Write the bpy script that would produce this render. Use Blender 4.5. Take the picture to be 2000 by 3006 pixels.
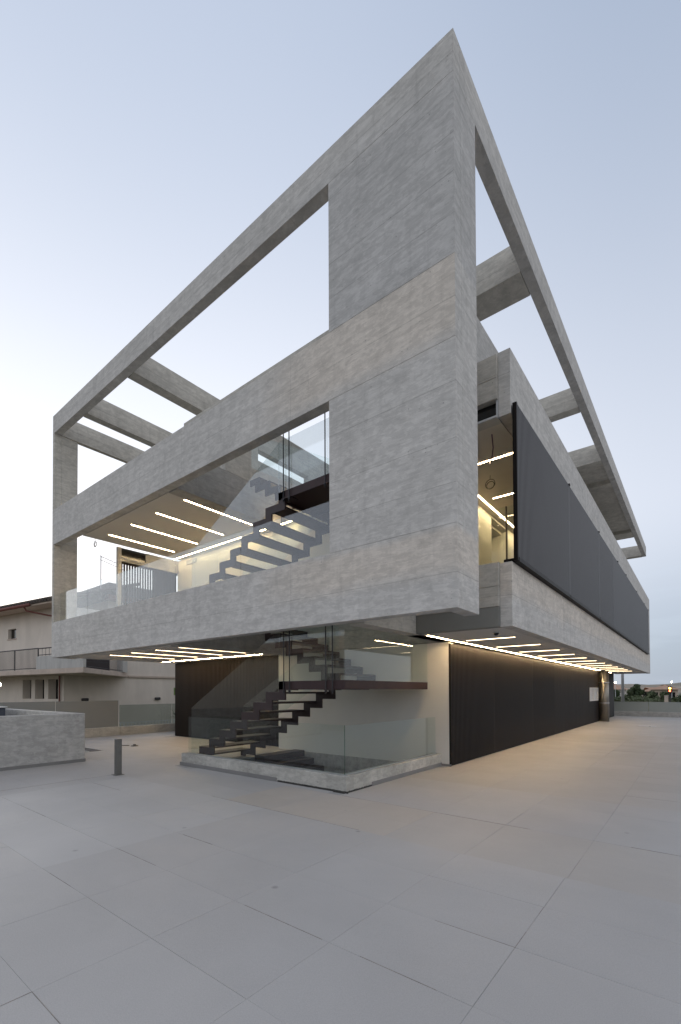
import bpy, bmesh, math, random
from mathutils import Vector, Matrix
R = math.radians
random.seed(7)
for o in list(bpy.data.objects):
    bpy.data.objects.remove(o)
S = bpy.context.scene
COL = S.collection

# ------------------------------------------------------------------ camera
cam = bpy.data.cameras.new('camera')
cam.sensor_fit = 'HORIZONTAL'
cam.sensor_width = 36.0
cam.lens = 36.0 * 1343.52 / 2000.0
cam.shift_x = (1000 - 936.61) / 2000.0
cam.shift_y = (2008.77 - 1503.0) / 2000.0
cam.clip_start = 0.05
cam.clip_end = 8000
co = bpy.data.objects.new('camera', cam)
COL.objects.link(co)
yaw, pitch, roll = 0.6935, 0.0163, -0.003
fw = Vector((-math.sin(yaw) * math.cos(pitch), math.cos(yaw) * math.cos(pitch), math.sin(pitch)))
r0 = Vector((math.cos(yaw), math.sin(yaw), 0))
u0 = r0.cross(fw)
rr = r0 * math.cos(roll) + u0 * math.sin(roll)
uu = -r0 * math.sin(roll) + u0 * math.cos(roll)
co.matrix_world = Matrix(((rr.x, uu.x, -fw.x, 2.4746), (rr.y, uu.y, -fw.y, -5.8874), (rr.z, uu.z, -fw.z, 1.65), (0, 0, 0, 1)))
S.camera = co

# ------------------------------------------------------------------ sky and light
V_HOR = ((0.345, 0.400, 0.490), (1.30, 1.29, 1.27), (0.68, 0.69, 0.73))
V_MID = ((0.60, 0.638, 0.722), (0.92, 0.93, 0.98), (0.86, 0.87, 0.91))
V_TOP = ((0.292, 0.358, 0.478), (0.41, 0.475, 0.60), (0.42, 0.46, 0.55))
SUN_EL, SUN_AZ = R(6.0), R(283.0)          # low behind the building, azimuth clockwise from +Y
w = bpy.data.worlds.new('World')
S.world = w
w.use_nodes = True
nt = w.node_tree
nt.nodes.clear()
N = nt.nodes.new
L = nt.links.new
out = N('ShaderNodeOutputWorld')
bg = N('ShaderNodeBackground')
sky = N('ShaderNodeTexSky')
sky.sky_type = 'NISHITA'
sky.sun_disc = False
sky.sun_elevation = SUN_EL
sky.sun_rotation = SUN_AZ
sky.altitude = 300
sky.air_density = 1.0
sky.dust_density = 1.5
sky.ozone_density = 2.0
sky_gain = N('ShaderNodeVectorMath')
sky_gain.operation = 'SCALE'
sky_gain.inputs['Scale'].default_value = 0.022
L(sky.outputs[0], sky_gain.inputs[0])


def wmath(op, a, b=0.0, clamp=False):
    x = N('ShaderNodeMath')
    x.operation = op
    x.use_clamp = clamp
    for s_, v_ in zip(x.inputs, (a, b)):
        if isinstance(v_, (int, float)):
            s_.default_value = v_
        else:
            L(v_, s_)
    return x.outputs[0]


def wmix(f, a, b):
    x = N('ShaderNodeMix')
    x.data_type = 'RGBA'
    L(f, x.inputs[0])
    for s_, v_ in ((x.inputs[6], a), (x.inputs[7], b)):
        if isinstance(v_, tuple):
            s_.default_value = (*v_, 1)
        else:
            L(v_, s_)
    return x.outputs[2]


def wstep(v_, lo, hi):
    x = N('ShaderNodeMapRange')
    x.interpolation_type = 'SMOOTHSTEP'
    x.inputs[1].default_value = lo
    x.inputs[2].default_value = hi
    L(v_, x.inputs[0])
    return x.outputs[0]


# thin even veil of high cloud over the clear dusk sky: palest over the place where the sun went down
tcw = N('ShaderNodeTexCoord')
sepw = N('ShaderNodeSeparateXYZ')
L(tcw.outputs['Generated'], sepw.inputs[0])
flat = N('ShaderNodeCombineXYZ')
L(sepw.outputs[0], flat.inputs[0])
L(sepw.outputs[1], flat.inputs[1])
nrm_ = N('ShaderNodeVectorMath')
nrm_.operation = 'NORMALIZE'
L(flat.outputs[0], nrm_.inputs[0])
dotw = N('ShaderNodeVectorMath')
dotw.operation = 'DOT_PRODUCT'
L(nrm_.outputs[0], dotw.inputs[0])
dotw.inputs[1].default_value = (math.sin(SUN_AZ), math.cos(SUN_AZ), 0)
near = wmath('MULTIPLY_ADD', dotw.outputs['Value'], 0.5)
near.node.inputs[2].default_value = 0.5
zc = wmath('MAXIMUM', sepw.outputs[2], 0.0)
hor = wmix(wstep(near, 0.62, 0.95), V_HOR[0], V_HOR[1])
mid = wmix(wstep(near, 0.58, 0.98), V_MID[0], V_MID[1])
top = wmix(wstep(near, 0.55, 1.0), V_TOP[0], V_TOP[1])
anti = wstep(wmath('SUBTRACT', 1.0, near), 0.38, 0.80)      # sky opposite the afterglow, raised out of view to light walls and ground
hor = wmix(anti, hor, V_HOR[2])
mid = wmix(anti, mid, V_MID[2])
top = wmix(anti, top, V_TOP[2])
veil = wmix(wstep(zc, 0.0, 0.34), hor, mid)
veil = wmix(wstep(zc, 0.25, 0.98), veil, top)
# faint wisps low down
mpw = N('ShaderNodeMapping')
mpw.inputs['Scale'].default_value = (3.0, 3.0, 24.0)
L(tcw.outputs['Generated'], mpw.inputs[0])
nsw = N('ShaderNodeTexNoise')
nsw.inputs['Scale'].default_value = 1.6
nsw.inputs['Detail'].default_value = 6
nsw.inputs['Distortion'].default_value = 0.6
L(mpw.outputs[0], nsw.inputs['Vector'])
low = wmath('SUBTRACT', 1.0, wstep(zc, 0.12, 0.40))
wf = wmath('MULTIPLY', wmath('MULTIPLY', wstep(nsw.outputs['Fac'], 0.50, 0.70), low), 0.16)
veil = wmix(wf, veil, (0.55, 0.62, 0.72))
addw = N('ShaderNodeVectorMath')
addw.operation = 'ADD'
L(sky_gain.outputs[0], addw.inputs[0])
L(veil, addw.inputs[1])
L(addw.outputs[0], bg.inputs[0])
bg.inputs[1].default_value = 1.0
L(bg.outputs[0], out.inputs[0])

sun = bpy.data.lights.new('sun', 'SUN')
sun.energy = 0.8
sun.angle = R(60)
sun.color = (1.0, 0.93, 0.84)
so = bpy.data.objects.new('sun', sun)
COL.objects.link(so)
sd = Vector((math.sin(SUN_AZ) * math.cos(SUN_EL), math.cos(SUN_AZ) * math.cos(SUN_EL), math.sin(SUN_EL)))
so.rotation_euler = sd.to_track_quat('Z', 'Y').to_euler()
so.location = (-30, 20, 30)

S.view_settings.view_transform = 'Standard'
S.view_settings.look = 'None'
S.view_settings.exposure = 0.22
S.view_settings.gamma = 1.0
S.view_settings.use_curve_mapping = False
S.render.engine = 'CYCLES'
S.cycles.use_denoising = True
S.cycles.max_bounces = 8
S.cycles.diffuse_bounces = 4
S.cycles.glossy_bounces = 4
S.cycles.transparent_max_bounces = 32
S.cycles.sample_clamp_indirect = 6.0
S.cycles.caustics_reflective = False
S.cycles.caustics_refractive = False

# ------------------------------------------------------------------ materials
MAT = {}


class NT:
    """small helper for building node trees"""

    def __init__(self, name):
        self.m = bpy.data.materials.new(name)
        self.m.use_nodes = True
        self.t = self.m.node_tree
        self.t.nodes.clear()
        self.o = self.n('ShaderNodeOutputMaterial')
        self.b = self.n('ShaderNodeBsdfPrincipled')
        self.l(self.b.outputs[0], self.o.inputs[0])
        MAT[name] = self.m

    def n(self, k, **kw):
        x = self.t.nodes.new(k)
        for a, v in kw.items():
            setattr(x, a, v)
        return x

    def l(self, a, b):
        self.t.links.new(a, b)

    def coord(self, scale=(1, 1, 1), kind='Object', src=None):
        if src is None:
            src = self.n('ShaderNodeTexCoord').outputs[kind]
        mp = self.n('ShaderNodeMapping')
        mp.inputs['Scale'].default_value = scale
        self.l(src, mp.inputs[0])
        return mp.outputs[0]

    def noise(self, vec, scale, detail=3, rough=0.55, dist=0.0):
        x = self.n('ShaderNodeTexNoise')
        x.inputs['Scale'].default_value = scale
        x.inputs['Detail'].default_value = detail
        x.inputs['Roughness'].default_value = rough
        x.inputs['Distortion'].default_value = dist
        self.l(vec, x.inputs['Vector'])
        return x.outputs['Fac']

    def ramp(self, fac, *stops):
        x = self.n('ShaderNodeValToRGB')
        els = x.color_ramp.elements
        while len(els) < len(stops):
            els.new(0.5)
        for e, (p, c) in zip(els, stops):
            e.position = p
            e.color = (c, c, c, 1) if not isinstance(c, tuple) else (*c, 1)
        self.l(fac, x.inputs[0])
        return x.outputs[0]

    def mul(self, a, b, fac=1.0, mode='MULTIPLY'):
        x = self.n('ShaderNodeMix', data_type='RGBA', blend_type=mode)
        x.inputs[0].default_value = fac
        for s, v in ((x.inputs[6], a), (x.inputs[7], b)):
            if isinstance(v, tuple):
                s.default_value = (*v, 1)
            else:
                self.l(v, s)
        return x.outputs[2]

    def mix(self, fac, a, b):
        x = self.n('ShaderNodeMix', data_type='RGBA', blend_type='MIX')
        self.l(fac, x.inputs[0])
        for s, v in ((x.inputs[6], a), (x.inputs[7], b)):
            if isinstance(v, tuple):
                s.default_value = (*v, 1)
            else:
                self.l(v, s)
        return x.outputs[2]

    def math(self, op, a, b=0.0, c=0.0):
        x = self.n('ShaderNodeMath', operation=op)
        for s, v in zip(x.inputs, (a, b, c)):
            if isinstance(v, (int, float)):
                s.default_value = v
            else:
                self.l(v, s)
        return x.outputs[0]

    def bump(self, h, strength=0.3, dist=0.01):
        x = self.n('ShaderNodeBump')
        x.inputs['Strength'].default_value = strength
        x.inputs['Distance'].default_value = dist
        self.l(h, x.inputs['Height'])
        self.l(x.outputs[0], self.b.inputs['Normal'])

    def set(self, **kw):
        for k, v in kw.items():
            s = self.b.inputs[k.replace('_', ' ')]
            if isinstance(v, tuple) and len(v) == 3:
                v = (*v, 1)
            if hasattr(v, 'is_linked') or hasattr(v, 'links'):
                self.l(v, s)
            else:
                s.default_value = v


LIFTS = (10.41, 9.85, 9.29, 8.75, 8.17, 7.02, 5.86, 5.08, 4.48, 3.26)


def concrete(name, ca, cb, board=1.0, lifts=True, smear=0.15, seed=0.0, pours=False):
    k = NT(name)
    base = k.coord()
    tc = k.n('ShaderNodeVectorMath', operation='ADD')
    k.l(base, tc.inputs[0])
    tc.inputs[1].default_value = (seed, seed * 0.7, 0)
    v = tc.outputs[0]
    sep = k.n('ShaderNodeSeparateXYZ')
    k.l(base, sep.inputs[0])
    big = k.noise(v, 0.9, 6, 0.65, 0.2)
    col = k.mix(k.ramp(big, (0.38, 0.0), (0.62, 1.0)), ca, cb)
    if pours:
        # the pours came out in different tones: buff round two joints of the corner, bluish grey above
        wz = k.math('ADD', sep.outputs[2], k.math('MULTIPLY', k.math('SUBTRACT', k.noise(v, 0.8, 4, 0.6), 0.5), 0.30))

        def rise(val, lo, hi):
            x = k.n('ShaderNodeMapRange', interpolation_type='SMOOTHSTEP')
            x.inputs[1].default_value = lo
            x.inputs[2].default_value = hi
            k.l(val, x.inputs[0])
            return x.outputs[0]
        wx = k.math('ADD', sep.outputs[0], k.math('MULTIPLY', k.math('SUBTRACT', k.noise(v, 0.6, 3, 0.6), 0.5), 2.0))
        near_ = rise(wx, -4.6, -2.2)
        b1 = k.math('MULTIPLY', rise(wz, 6.35, 6.75), k.math('LESS_THAN', sep.outputs[2], 7.61))
        b1 = k.math('MULTIPLY', b1, k.math('LESS_THAN', sep.outputs[1], 0.002))
        b2 = k.math('MULTIPLY', rise(wz, 3.10, 3.45), k.math('SUBTRACT', 1.0, rise(wz, 3.80, 3.95)))
        b3 = k.math('MULTIPLY', rise(sep.outputs[2], 7.60, 7.62), k.math('SUBTRACT', 1.0, rise(wz, 9.8, 10.6)))
        buff = k.math('MULTIPLY', k.math('MAXIMUM', b1, b2), near_)
        col = k.mul(col, k.mix(buff, (1.0, 1.0, 1.0), (1.11, 1.05, 0.985)))
        col = k.mul(col, k.mix(k.math('MULTIPLY', b3, near_), (1.0, 1.0, 1.0), (0.90, 0.91, 0.93)))
    # slurry smears: irregular paler skins with crisp edges, drawn out along the boards
    vs = k.coord((1.0, 1.0, 2.2), src=v)
    sm = k.ramp(k.noise(vs, 4.2, 9, 0.70, 0.35), (0.485, 0.0), (0.525, 1.0))
    col = k.mul(col, k.ramp(sm, (0.0, 1.0 - smear * 0.40), (1.0, 1.0 + smear * 0.40)))
    sm2 = k.ramp(k.noise(vs, 9.0, 6, 0.68, 0.5), (0.50, 0.0), (0.56, 1.0))
    col = k.mul(col, k.ramp(sm2, (0.0, 1.0 - smear * 0.18), (1.0, 1.0 + smear * 0.18)))
    # darker damp clouds
    col = k.mul(col, k.ramp(k.noise(v, 2.2, 6, 0.72, 0.4), (0.32, 0.88), (0.5, 1.0)))
    # board grain
    vb = k.coord((2.0, 2.0, 60.0), src=v)
    gr = k.noise(vb, 1.6, 5, 0.65)
    col = k.mul(col, k.ramp(gr, (0.32, 1 - 0.11 * board), (0.68, 1 + 0.07 * board)))
    vb2 = k.coord((0.30, 0.30, 11.0), src=v)
    col = k.mul(col, k.ramp(k.noise(vb2, 1.3, 3, 0.6), (0.35, 1 - 0.06 * board), (0.65, 1 + 0.04 * board)))
    # rain streaks
    vr = k.coord((6.5, 6.5, 0.4), src=v)
    col = k.mul(col, k.ramp(k.noise(vr, 1.0, 4, 0.65), (0.28, 0.90), (0.46, 1.0)))
    # pores
    vo = k.n('ShaderNodeTexVoronoi')
    vo.inputs['Scale'].default_value = 11
    k.l(v, vo.inputs['Vector'])
    holes = k.ramp(vo.outputs['Distance'], (0.06, 0.0), (0.12, 1.0))
    rnd = k.n('ShaderNodeSeparateColor')
    k.l(vo.outputs['Color'], rnd.inputs[0])
    keep = k.math('GREATER_THAN', rnd.outputs[0], 0.16)
    holes = k.math('MAXIMUM', holes, keep)
    col = k.mul(col, k.ramp(holes, (0.0, 0.55), (1.0, 1.0)))
    hgt = k.math('MULTIPLY', gr, 0.5 * board)
    hgt = k.math('ADD', hgt, k.math('MULTIPLY', holes, 0.4))
    hgt = k.math('ADD', hgt, k.math('MULTIPLY', sm, 0.12))
    hgt = k.math('ADD', hgt, k.math('MULTIPLY', k.noise(v, 22, 4, 0.6), 0.25))
    if lifts:
        wob = k.math('MULTIPLY', k.math('SUBTRACT', k.noise(v, 3.0, 5, 0.75), 0.5), 0.03)
        zz = k.math('ADD', sep.outputs[2], wob)
        ln = None
        for z in LIFTS:
            q = k.math('COMPARE', zz, z, 0.006)
            ln = q if ln is None else k.math('MAXIMUM', ln, q)
        brk = k.ramp(k.noise(v, 1.8, 4, 0.65), (0.36, 0.45), (0.58, 1.0))
        ln = k.math('MULTIPLY', ln, brk)
        col = k.mul(col, k.ramp(ln, (0.0, 1.0), (1.0, 0.74)))
        hgt = k.math('SUBTRACT', hgt, k.math('MULTIPLY', ln, 0.6))
    if pours:
        vl = None
        for xj in (-3.06, -6.42, -7.06, -10.35):
            q = k.math('COMPARE', sep.outputs[0], xj, 0.006)
            vl = q if vl is None else k.math('MAXIMUM', vl, q)
        col = k.mul(col, k.ramp(vl, (0.0, 1.0), (1.0, 0.86)))
    k.set(Base_Color=col, Roughness=0.88, Specular_IOR_Level=0.25)
    k.bump(hgt, 0.35, 0.012)
    return k.m


concrete('concrete', (0.535, 0.518, 0.493), (0.595, 0.575, 0.548), pours=True)
concrete('concrete_dark', (0.40, 0.392, 0.375), (0.46, 0.448, 0.43), seed=3.1)
concrete('concrete_beam', (0.47, 0.447, 0.405), (0.54, 0.515, 0.465), seed=12.0)
concrete('concrete_kerb', (0.36, 0.35, 0.32), (0.50, 0.485, 0.445), board=0.4, lifts=False, smear=0.2, seed=21.0)
concrete('concrete_low', (0.40, 0.39, 0.375), (0.47, 0.46, 0.44), board=0.6, lifts=False, smear=0.2, seed=30.0)


def plain(name, col, rough=0.7, metal=0.0, var=0.06, scale=3.0, bump=0.0, spec=0.5, stretch=(1, 1, 1)):
    k = NT(name)
    v = k.coord(stretch)
    f = k.noise(v, scale, 5, 0.65, 0.3)
    c = k.mul(col, k.ramp(f, (0.3, 1 - var), (0.7, 1 + var)))
    k.set(Base_Color=c, Roughness=rough, Metallic=metal, Specular_IOR_Level=spec)
    if bump:
        k.bump(k.noise(v, scale * 12, 4, 0.6), bump, 0.005)
    return k.m


plain('plaster_white', (0.62, 0.61, 0.58), 0.85, var=0.03, scale=1.2, bump=0.1)
plain('plaster_cream', (0.70, 0.68, 0.60), 0.85, var=0.03, scale=1.2, bump=0.08)
plain('plaster_ceiling', (0.62, 0.60, 0.57), 0.9, var=0.03, scale=0.8, bump=0.05)
plain('plaster_grey', (0.23, 0.23, 0.215), 0.85, var=0.06, scale=1.5, bump=0.1)
plain('slat_metal', (0.014, 0.0115, 0.011), 0.48, 0.0, var=0.5, scale=5.0, stretch=(1, 1, .04), spec=0.09)
plain('slat_metal_upper', (0.021, 0.017, 0.018), 0.42, 0.0, var=0.25, scale=5.0, stretch=(1, 1, .04), spec=0.24)
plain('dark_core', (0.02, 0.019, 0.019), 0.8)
plain('stair_steel', (0.034, 0.021, 0.023), 0.45, 0.1, var=0.25, scale=2.0, spec=0.35)
plain('tread_top', (0.085, 0.078, 0.075), 0.6, var=0.1)
plain('stair_oxide', (0.036, 0.019, 0.020), 0.5, 0.0, var=0.2, scale=2.0, spec=0.3)
plain('rod_steel', (0.03, 0.03, 0.035), 0.4, 0.6)
plain('steel_column', (0.24, 0.225, 0.20), 0.38, 0.8, var=0.2, scale=2.5, stretch=(1, 1, .2))
plain('bollard_steel', (0.16, 0.155, 0.145), 0.45, 0.5, var=0.15, scale=4)
plain('frame_grey', (0.45, 0.46, 0.47), 0.5)
plain('alu_white', (0.66, 0.66, 0.66), 0.45)
plain('lamp_housing', (0.5, 0.5, 0.48), 0.5)
plain('house_wall', (0.67, 0.605, 0.535), 0.95, var=0.10, scale=0.8, bump=0.15, stretch=(1, 1, .4))
plain('house_trim', (0.52, 0.43, 0.365), 0.9, var=0.12, scale=2)
plain('house_parapet', (0.47, 0.46, 0.44), 0.9, var=0.18, scale=1.4, stretch=(2, 2, .4))
plain('copper_red', (0.17, 0.062, 0.05), 0.5, 0.1, var=0.15)
plain('iron_dark', (0.045, 0.042, 0.045), 0.6, 0.2)
plain('shutter_brown', (0.035, 0.028, 0.028), 0.7, var=0.2, scale=6)
plain('window_dark', (0.012, 0.012, 0.012), 0.12)
plain('roof_tile_old', (0.10, 0.085, 0.075), 0.9, var=0.4, scale=5)
plain('roof_tile_red', (0.36, 0.22, 0.15), 0.9, var=0.2, scale=2)
plain('far_wall', (0.52, 0.50, 0.47), 0.9, var=0.08)
plain('far_wall_warm', (0.46, 0.38, 0.31), 0.9, var=0.08)
plain('mast_grey', (0.38, 0.39, 0.42), 0.5, 0.3)
plain('bark', (0.07, 0.055, 0.04), 0.95, var=0.3, scale=8)
plain('asphalt', (0.085, 0.085, 0.088), 0.9, var=0.15, scale=1.5)
plain('car_paint', (0.55, 0.56, 0.58), 0.25, 0.2)
plain('car_glass', (0.02, 0.022, 0.025), 0.08)
plain('rubber', (0.02, 0.02, 0.02), 0.8)
plain('traffic_black', (0.02, 0.02, 0.02), 0.6)
plain('cable_violet', (0.06, 0.03, 0.11), 0.6)
plain('cable_black', (0.03, 0.03, 0.03), 0.7)
plain('switch_grey', (0.33, 0.35, 0.38), 0.5)
plain('skirting_tile', (0.20, 0.195, 0.19), 0.7, var=0.08)
plain('raw_mortar', (0.07, 0.068, 0.062), 0.95, var=0.4, scale=14, bump=0.6)
plain('steel_blue', (0.045, 0.055, 0.08), 0.5, 0.2)
plain('sign_green', (0.22, 0.36, 0.10), 0.6)
plain('pole_galv', (0.40, 0.41, 0.43), 0.5, 0.5)
plain('metal_bright', (0.55, 0.56, 0.58), 0.3, 0.8)


def leaf(name, a, b):
    k = NT(name)
    g = k.n('ShaderNodeNewGeometry')
    v = k.coord()
    c = k.mix(g.outputs['Random Per Island'], a, b)
    c = k.mul(c, k.ramp(k.noise(v, 0.7, 3), (0.3, 0.7), (0.7, 1.25)))
    k.set(Base_Color=c, Roughness=0.7, Specular_IOR_Level=0.25)
    return k.m


leaf('leaf_dark', (0.028, 0.045, 0.020), (0.06, 0.085, 0.035))
leaf('leaf_olive', (0.045, 0.06, 0.03), (0.09, 0.11, 0.055))
leaf('leaf_palm', (0.03, 0.05, 0.03), (0.05, 0.075, 0.04))
leaf('dry_grass', (0.17, 0.15, 0.09), (0.26, 0.23, 0.15))


def emit(name, col, strength):
    k = NT(name)
    k.set(Base_Color=(0.8, 0.8, 0.8), Emission_Color=col, Emission_Strength=strength)
    return k.m


emit('led_warm', (1.0, 0.74, 0.42), 50.0)
emit('led_soft', (1.0, 0.76, 0.46), 9.5)
emit('led_bright', (1.0, 0.70, 0.37), 115.0)
emit('lamp_white', (1.0, 0.92, 0.65), 40.0)
emit('lamp_red', (1.0, 0.10, 0.02), 10.0)
emit('lamp_amber', (1.0, 0.42, 0.05), 26.0)


def glass(name, tint, gain=1.0, floor_=0.0):
    m = bpy.data.materials.new(name)
    m.use_nodes = True
    t = m.node_tree
    t.nodes.clear()
    o = t.nodes.new('ShaderNodeOutputMaterial')
    mx = t.nodes.new('ShaderNodeMixShader')
    tr = t.nodes.new('ShaderNodeBsdfTransparent')
    gl = t.nodes.new('ShaderNodeBsdfGlossy')
    geo = t.nodes.new('ShaderNodeNewGeometry')
    dt = t.nodes.new('ShaderNodeVectorMath')
    dt.operation = 'DOT_PRODUCT'
    t.links.new(geo.outputs['Incoming'], dt.inputs[0])
    t.links.new(geo.outputs['Normal'], dt.inputs[1])

    def mm(op, a, b=0.0, c=0.0, clamp=False):
        x = t.nodes.new('ShaderNodeMath')
        x.operation = op
        x.use_clamp = clamp
        for s_, v_ in zip(x.inputs, (a, b, c)):
            if isinstance(v_, (int, float)):
                s_.default_value = v_
            else:
                t.links.new(v_, s_)
        return x.outputs[0]
    # reflectance of a pane seen from either side
    sch = mm('POWER', mm('SUBTRACT', 1.0, mm('ABSOLUTE', dt.outputs['Value']), clamp=True), 5.0)
    refl = mm('MULTIPLY_ADD', sch, 0.92 * gain, 0.045 * gain + floor_, clamp=True)
    tr.inputs[0].default_value = (*tint, 1)
    gl.inputs[0].default_value = (0.95, 0.97, 1.0, 1)
    gl.inputs['Roughness'].default_value = 0.0
    t.links.new(refl, mx.inputs[0])
    t.links.new(tr.outputs[0], mx.inputs[1])
    t.links.new(gl.outputs[0], mx.inputs[2])
    t.links.new(mx.outputs[0], o.inputs[0])
    MAT[name] = m
    return m


glass('glass_clear', (0.93, 0.965, 0.955), 1.0)
glass('glass_rail', (0.90, 0.925, 0.93), 1.15, 0.035)
glass('glass_green', (0.55, 0.68, 0.62), 1.2, 0.02)
glass('glass_fence', (0.80, 0.84, 0.82), 1.4, 0.04)


def grey_pane(name, col, opacity):
    k = NT(name)
    k.set(Base_Color=col, Roughness=0.3, Alpha=opacity)
    return k.m


grey_pane('glass_reflect_grey', (0.29, 0.295, 0.285), 0.84)  # grey reflection of the surroundings put into the pane colour
grey_pane('glass_grey_green', (0.40, 0.43, 0.415), 0.66)  # paler grey-green pane colour, partly see-through


def tile_mat(name, a, b):
    k = NT(name)
    g = k.n('ShaderNodeObjectInfo')
    geo = k.n('ShaderNodeNewGeometry')
    v = geo.outputs['Position']
    c = k.mix(g.outputs['Random'], a, b)
    big = k.ramp(k.noise(v, 0.45, 5, 0.6, 0.4), (0.3, 0.93), (0.7, 1.07))
    c = k.mul(c, big)
    sp = k.noise(v, 160, 2, 0.5)
    c = k.mul(c, k.ramp(sp, (0.35, 0.93), (0.65, 1.06)))
    # scuffs and a few footprints of dust
    du = k.ramp(k.noise(v, 3.2, 6, 0.7, 0.8), (0.56, 0.0), (0.70, 1.0))
    c = k.mix(k.math('MULTIPLY', du, 0.16), c, (0.44, 0.43, 0.41))
    vo = k.n('ShaderNodeTexVoronoi')
    vo.inputs['Scale'].default_value = 1.6
    k.l(v, vo.inputs['Vector'])
    sc = k.n('ShaderNodeSeparateColor')
    k.l(vo.outputs['Color'], sc.inputs[0])
    spot = k.ramp(vo.outputs['Distance'], (0.025, 1.0), (0.06, 0.0))
    spot = k.math('MULTIPLY', spot, k.math('GREATER_THAN', sc.outputs[1], 0.45))
    c = k.mul(c, k.ramp(spot, (0.0, 1.0), (1.0, 0.68)))
    k.set(Base_Color=c, Roughness=k.ramp(k.noise(v, 1.1, 4), (0.3, 0.52), (0.7, 0.66)), Specular_IOR_Level=0.35)
    k.bump(k.noise(v, 90, 3, 0.6), 0.05, 0.003)
    return k.m


tile_mat('tile_grey', (0.388, 0.374, 0.364), (0.404, 0.390, 0.379))
tile_mat('tile_buff', (0.385, 0.362, 0.340), (0.400, 0.377, 0.354))
tile_mat('tile_warm', (0.412, 0.376, 0.338), (0.425, 0.388, 0.350))
tile_mat('tile_pale', (0.415, 0.404, 0.395), (0.425, 0.414, 0.405))
plain('joint_mortar', (0.34, 0.33, 0.32), 0.95, var=0.3, scale=6)

k = NT('hill_land')
v = k.coord()
c = k.mix(k.ramp(k.noise(v, 0.006, 5, 0.6), (0.4, 0.0), (0.6, 1.0)), (0.20, 0.165, 0.125), (0.27, 0.22, 0.165))
c = k.mix(k.ramp(k.noise(k.coord((1, 1, 6)), 0.013, 5, 0.7), (0.53, 0.0), (0.6, 1.0)), c, (0.09, 0.095, 0.065))
k.set(Base_Color=c, Roughness=0.95)
k = NT('field_ground')
v = k.coord()
c = k.mix(k.ramp(k.noise(v, 0.04, 5, 0.6), (0.4, 0.0), (0.6, 1.0)), (0.19, 0.16, 0.115), (0.11, 0.115, 0.075))
k.set(Base_Color=c, Roughness=0.95)

# ------------------------------------------------------------------ mesh helpers


def box(bm, x0, x1, y0, y1, z0, z1):
    vs = [bm.verts.new((x, y, z)) for z in (z0, z1) for y in (y0, y1) for x in (x0, x1)]
    for f in ((0, 2, 3, 1), (4, 5, 7, 6), (0, 1, 5, 4), (2, 6, 7, 3), (0, 4, 6, 2), (1, 3, 7, 5)):
        bm.faces.new([vs[i] for i in f])


def prism(bm, pts, axis, a, b):
    """extrude a 2-D outline along an axis ('x','y' or 'z')"""
    def P(p, t):
        if axis == 'y':
            return (p[0], t, p[1])
        if axis == 'x':
            return (t, p[0], p[1])
        return (p[0], p[1], t)
    A = [bm.verts.new(P(p, a)) for p in pts]
    B = [bm.verts.new(P(p, b)) for p in pts]
    n = len(pts)
    bm.faces.new(A)
    bm.faces.new(B[::-1])
    for i in range(n):
        bm.faces.new((A[i], B[i], B[(i + 1) % n], A[(i + 1) % n]))


def tube(bm, p, q, r, seg=10, r2=None, cap=True):
    p, q = Vector(p), Vector(q)
    d = (q - p).normalized()
    a = d.orthogonal().normalized()
    b = d.cross(a)
    r2 = r if r2 is None else r2
    A, B = [], []
    for i in range(seg):
        t = 2 * math.pi * i / seg
        e = a * math.cos(t) + b * math.sin(t)
        A.append(bm.verts.new(p + e * r))
        B.append(bm.verts.new(q + e * r2))
    for i in range(seg):
        j = (i + 1) % seg
        bm.faces.new((A[i], A[j], B[j], B[i]))
    if cap:
        bm.faces.new(A[::-1])
        bm.faces.new(B)


def path_tube(bm, pts, r, seg=8):
    for a, b in zip(pts, pts[1:]):
        tube(bm, a, b, r, seg)


def world_loc(o):
    v = Vector((0, 0, 0))
    while o is not None:
        v += Vector(o.location)
        o = o.parent
    return v


def obj(name, bm, mat, parent=None, bevel=0.0, smooth=False, stuff=False):
    """link one mesh; vertices are given in world metres"""
    bmesh.ops.recalc_face_normals(bm, faces=bm.faces)
    if bevel:
        bmesh.ops.bevel(bm, geom=bm.edges[:], offset=bevel, segments=1, affect='EDGES', clamp_overlap=True)
    me = bpy.data.meshes.new(name)
    bm.to_mesh(me)
    bm.free()
    me.materials.append(MAT[mat])
    if smooth:
        for p in me.polygons:
            p.use_smooth = True
    o = bpy.data.objects.new(name, me)
    COL.objects.link(o)
    if parent is not None:
        o.parent = parent
        o.location = -world_loc(parent)
    if stuff:
        o['kind'] = 'stuff'
    return o


def boxes(name, lst, mat, parent=None, bevel=0.0, stuff=False):
    bm = bmesh.new()
    for b in lst:
        box(bm, *b)
    return obj(name, bm, mat, parent, bevel, stuff=stuff)


def thing(name, label, cat, loc=(0, 0, 0), group=None):
    o = bpy.data.objects.new(name, None)
    o.empty_display_size = 0.2
    o.location = loc
    COL.objects.link(o)
    o['label'] = label
    o['category'] = cat
    if group:
        o['group'] = group
    return o


def tag(o, label, cat, group=None):
    o['label'] = label
    o['category'] = cat
    if group:
        o['group'] = group
    return o


def struct(o):
    o['kind'] = 'structure'
    return o


def share(proto, name, parent, offset):
    """another object on the same mesh, shifted by offset from the first one"""
    o = proto.copy()
    o.name = name
    COL.objects.link(o)
    o.parent = parent
    o.location = Vector(proto.location) + Vector(offset)
    return o


# ------------------------------------------------------------------ terrain
bm = bmesh.new()
gv = [bm.verts.new(p) for p in ((-6000, -6000, -1.0), (6000, -6000, -1.0), (6000, 6000, -1.0), (-6000, 6000, -1.0))]
bm.faces.new(gv)
struct(obj('ground', bm, 'field_ground'))

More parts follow.
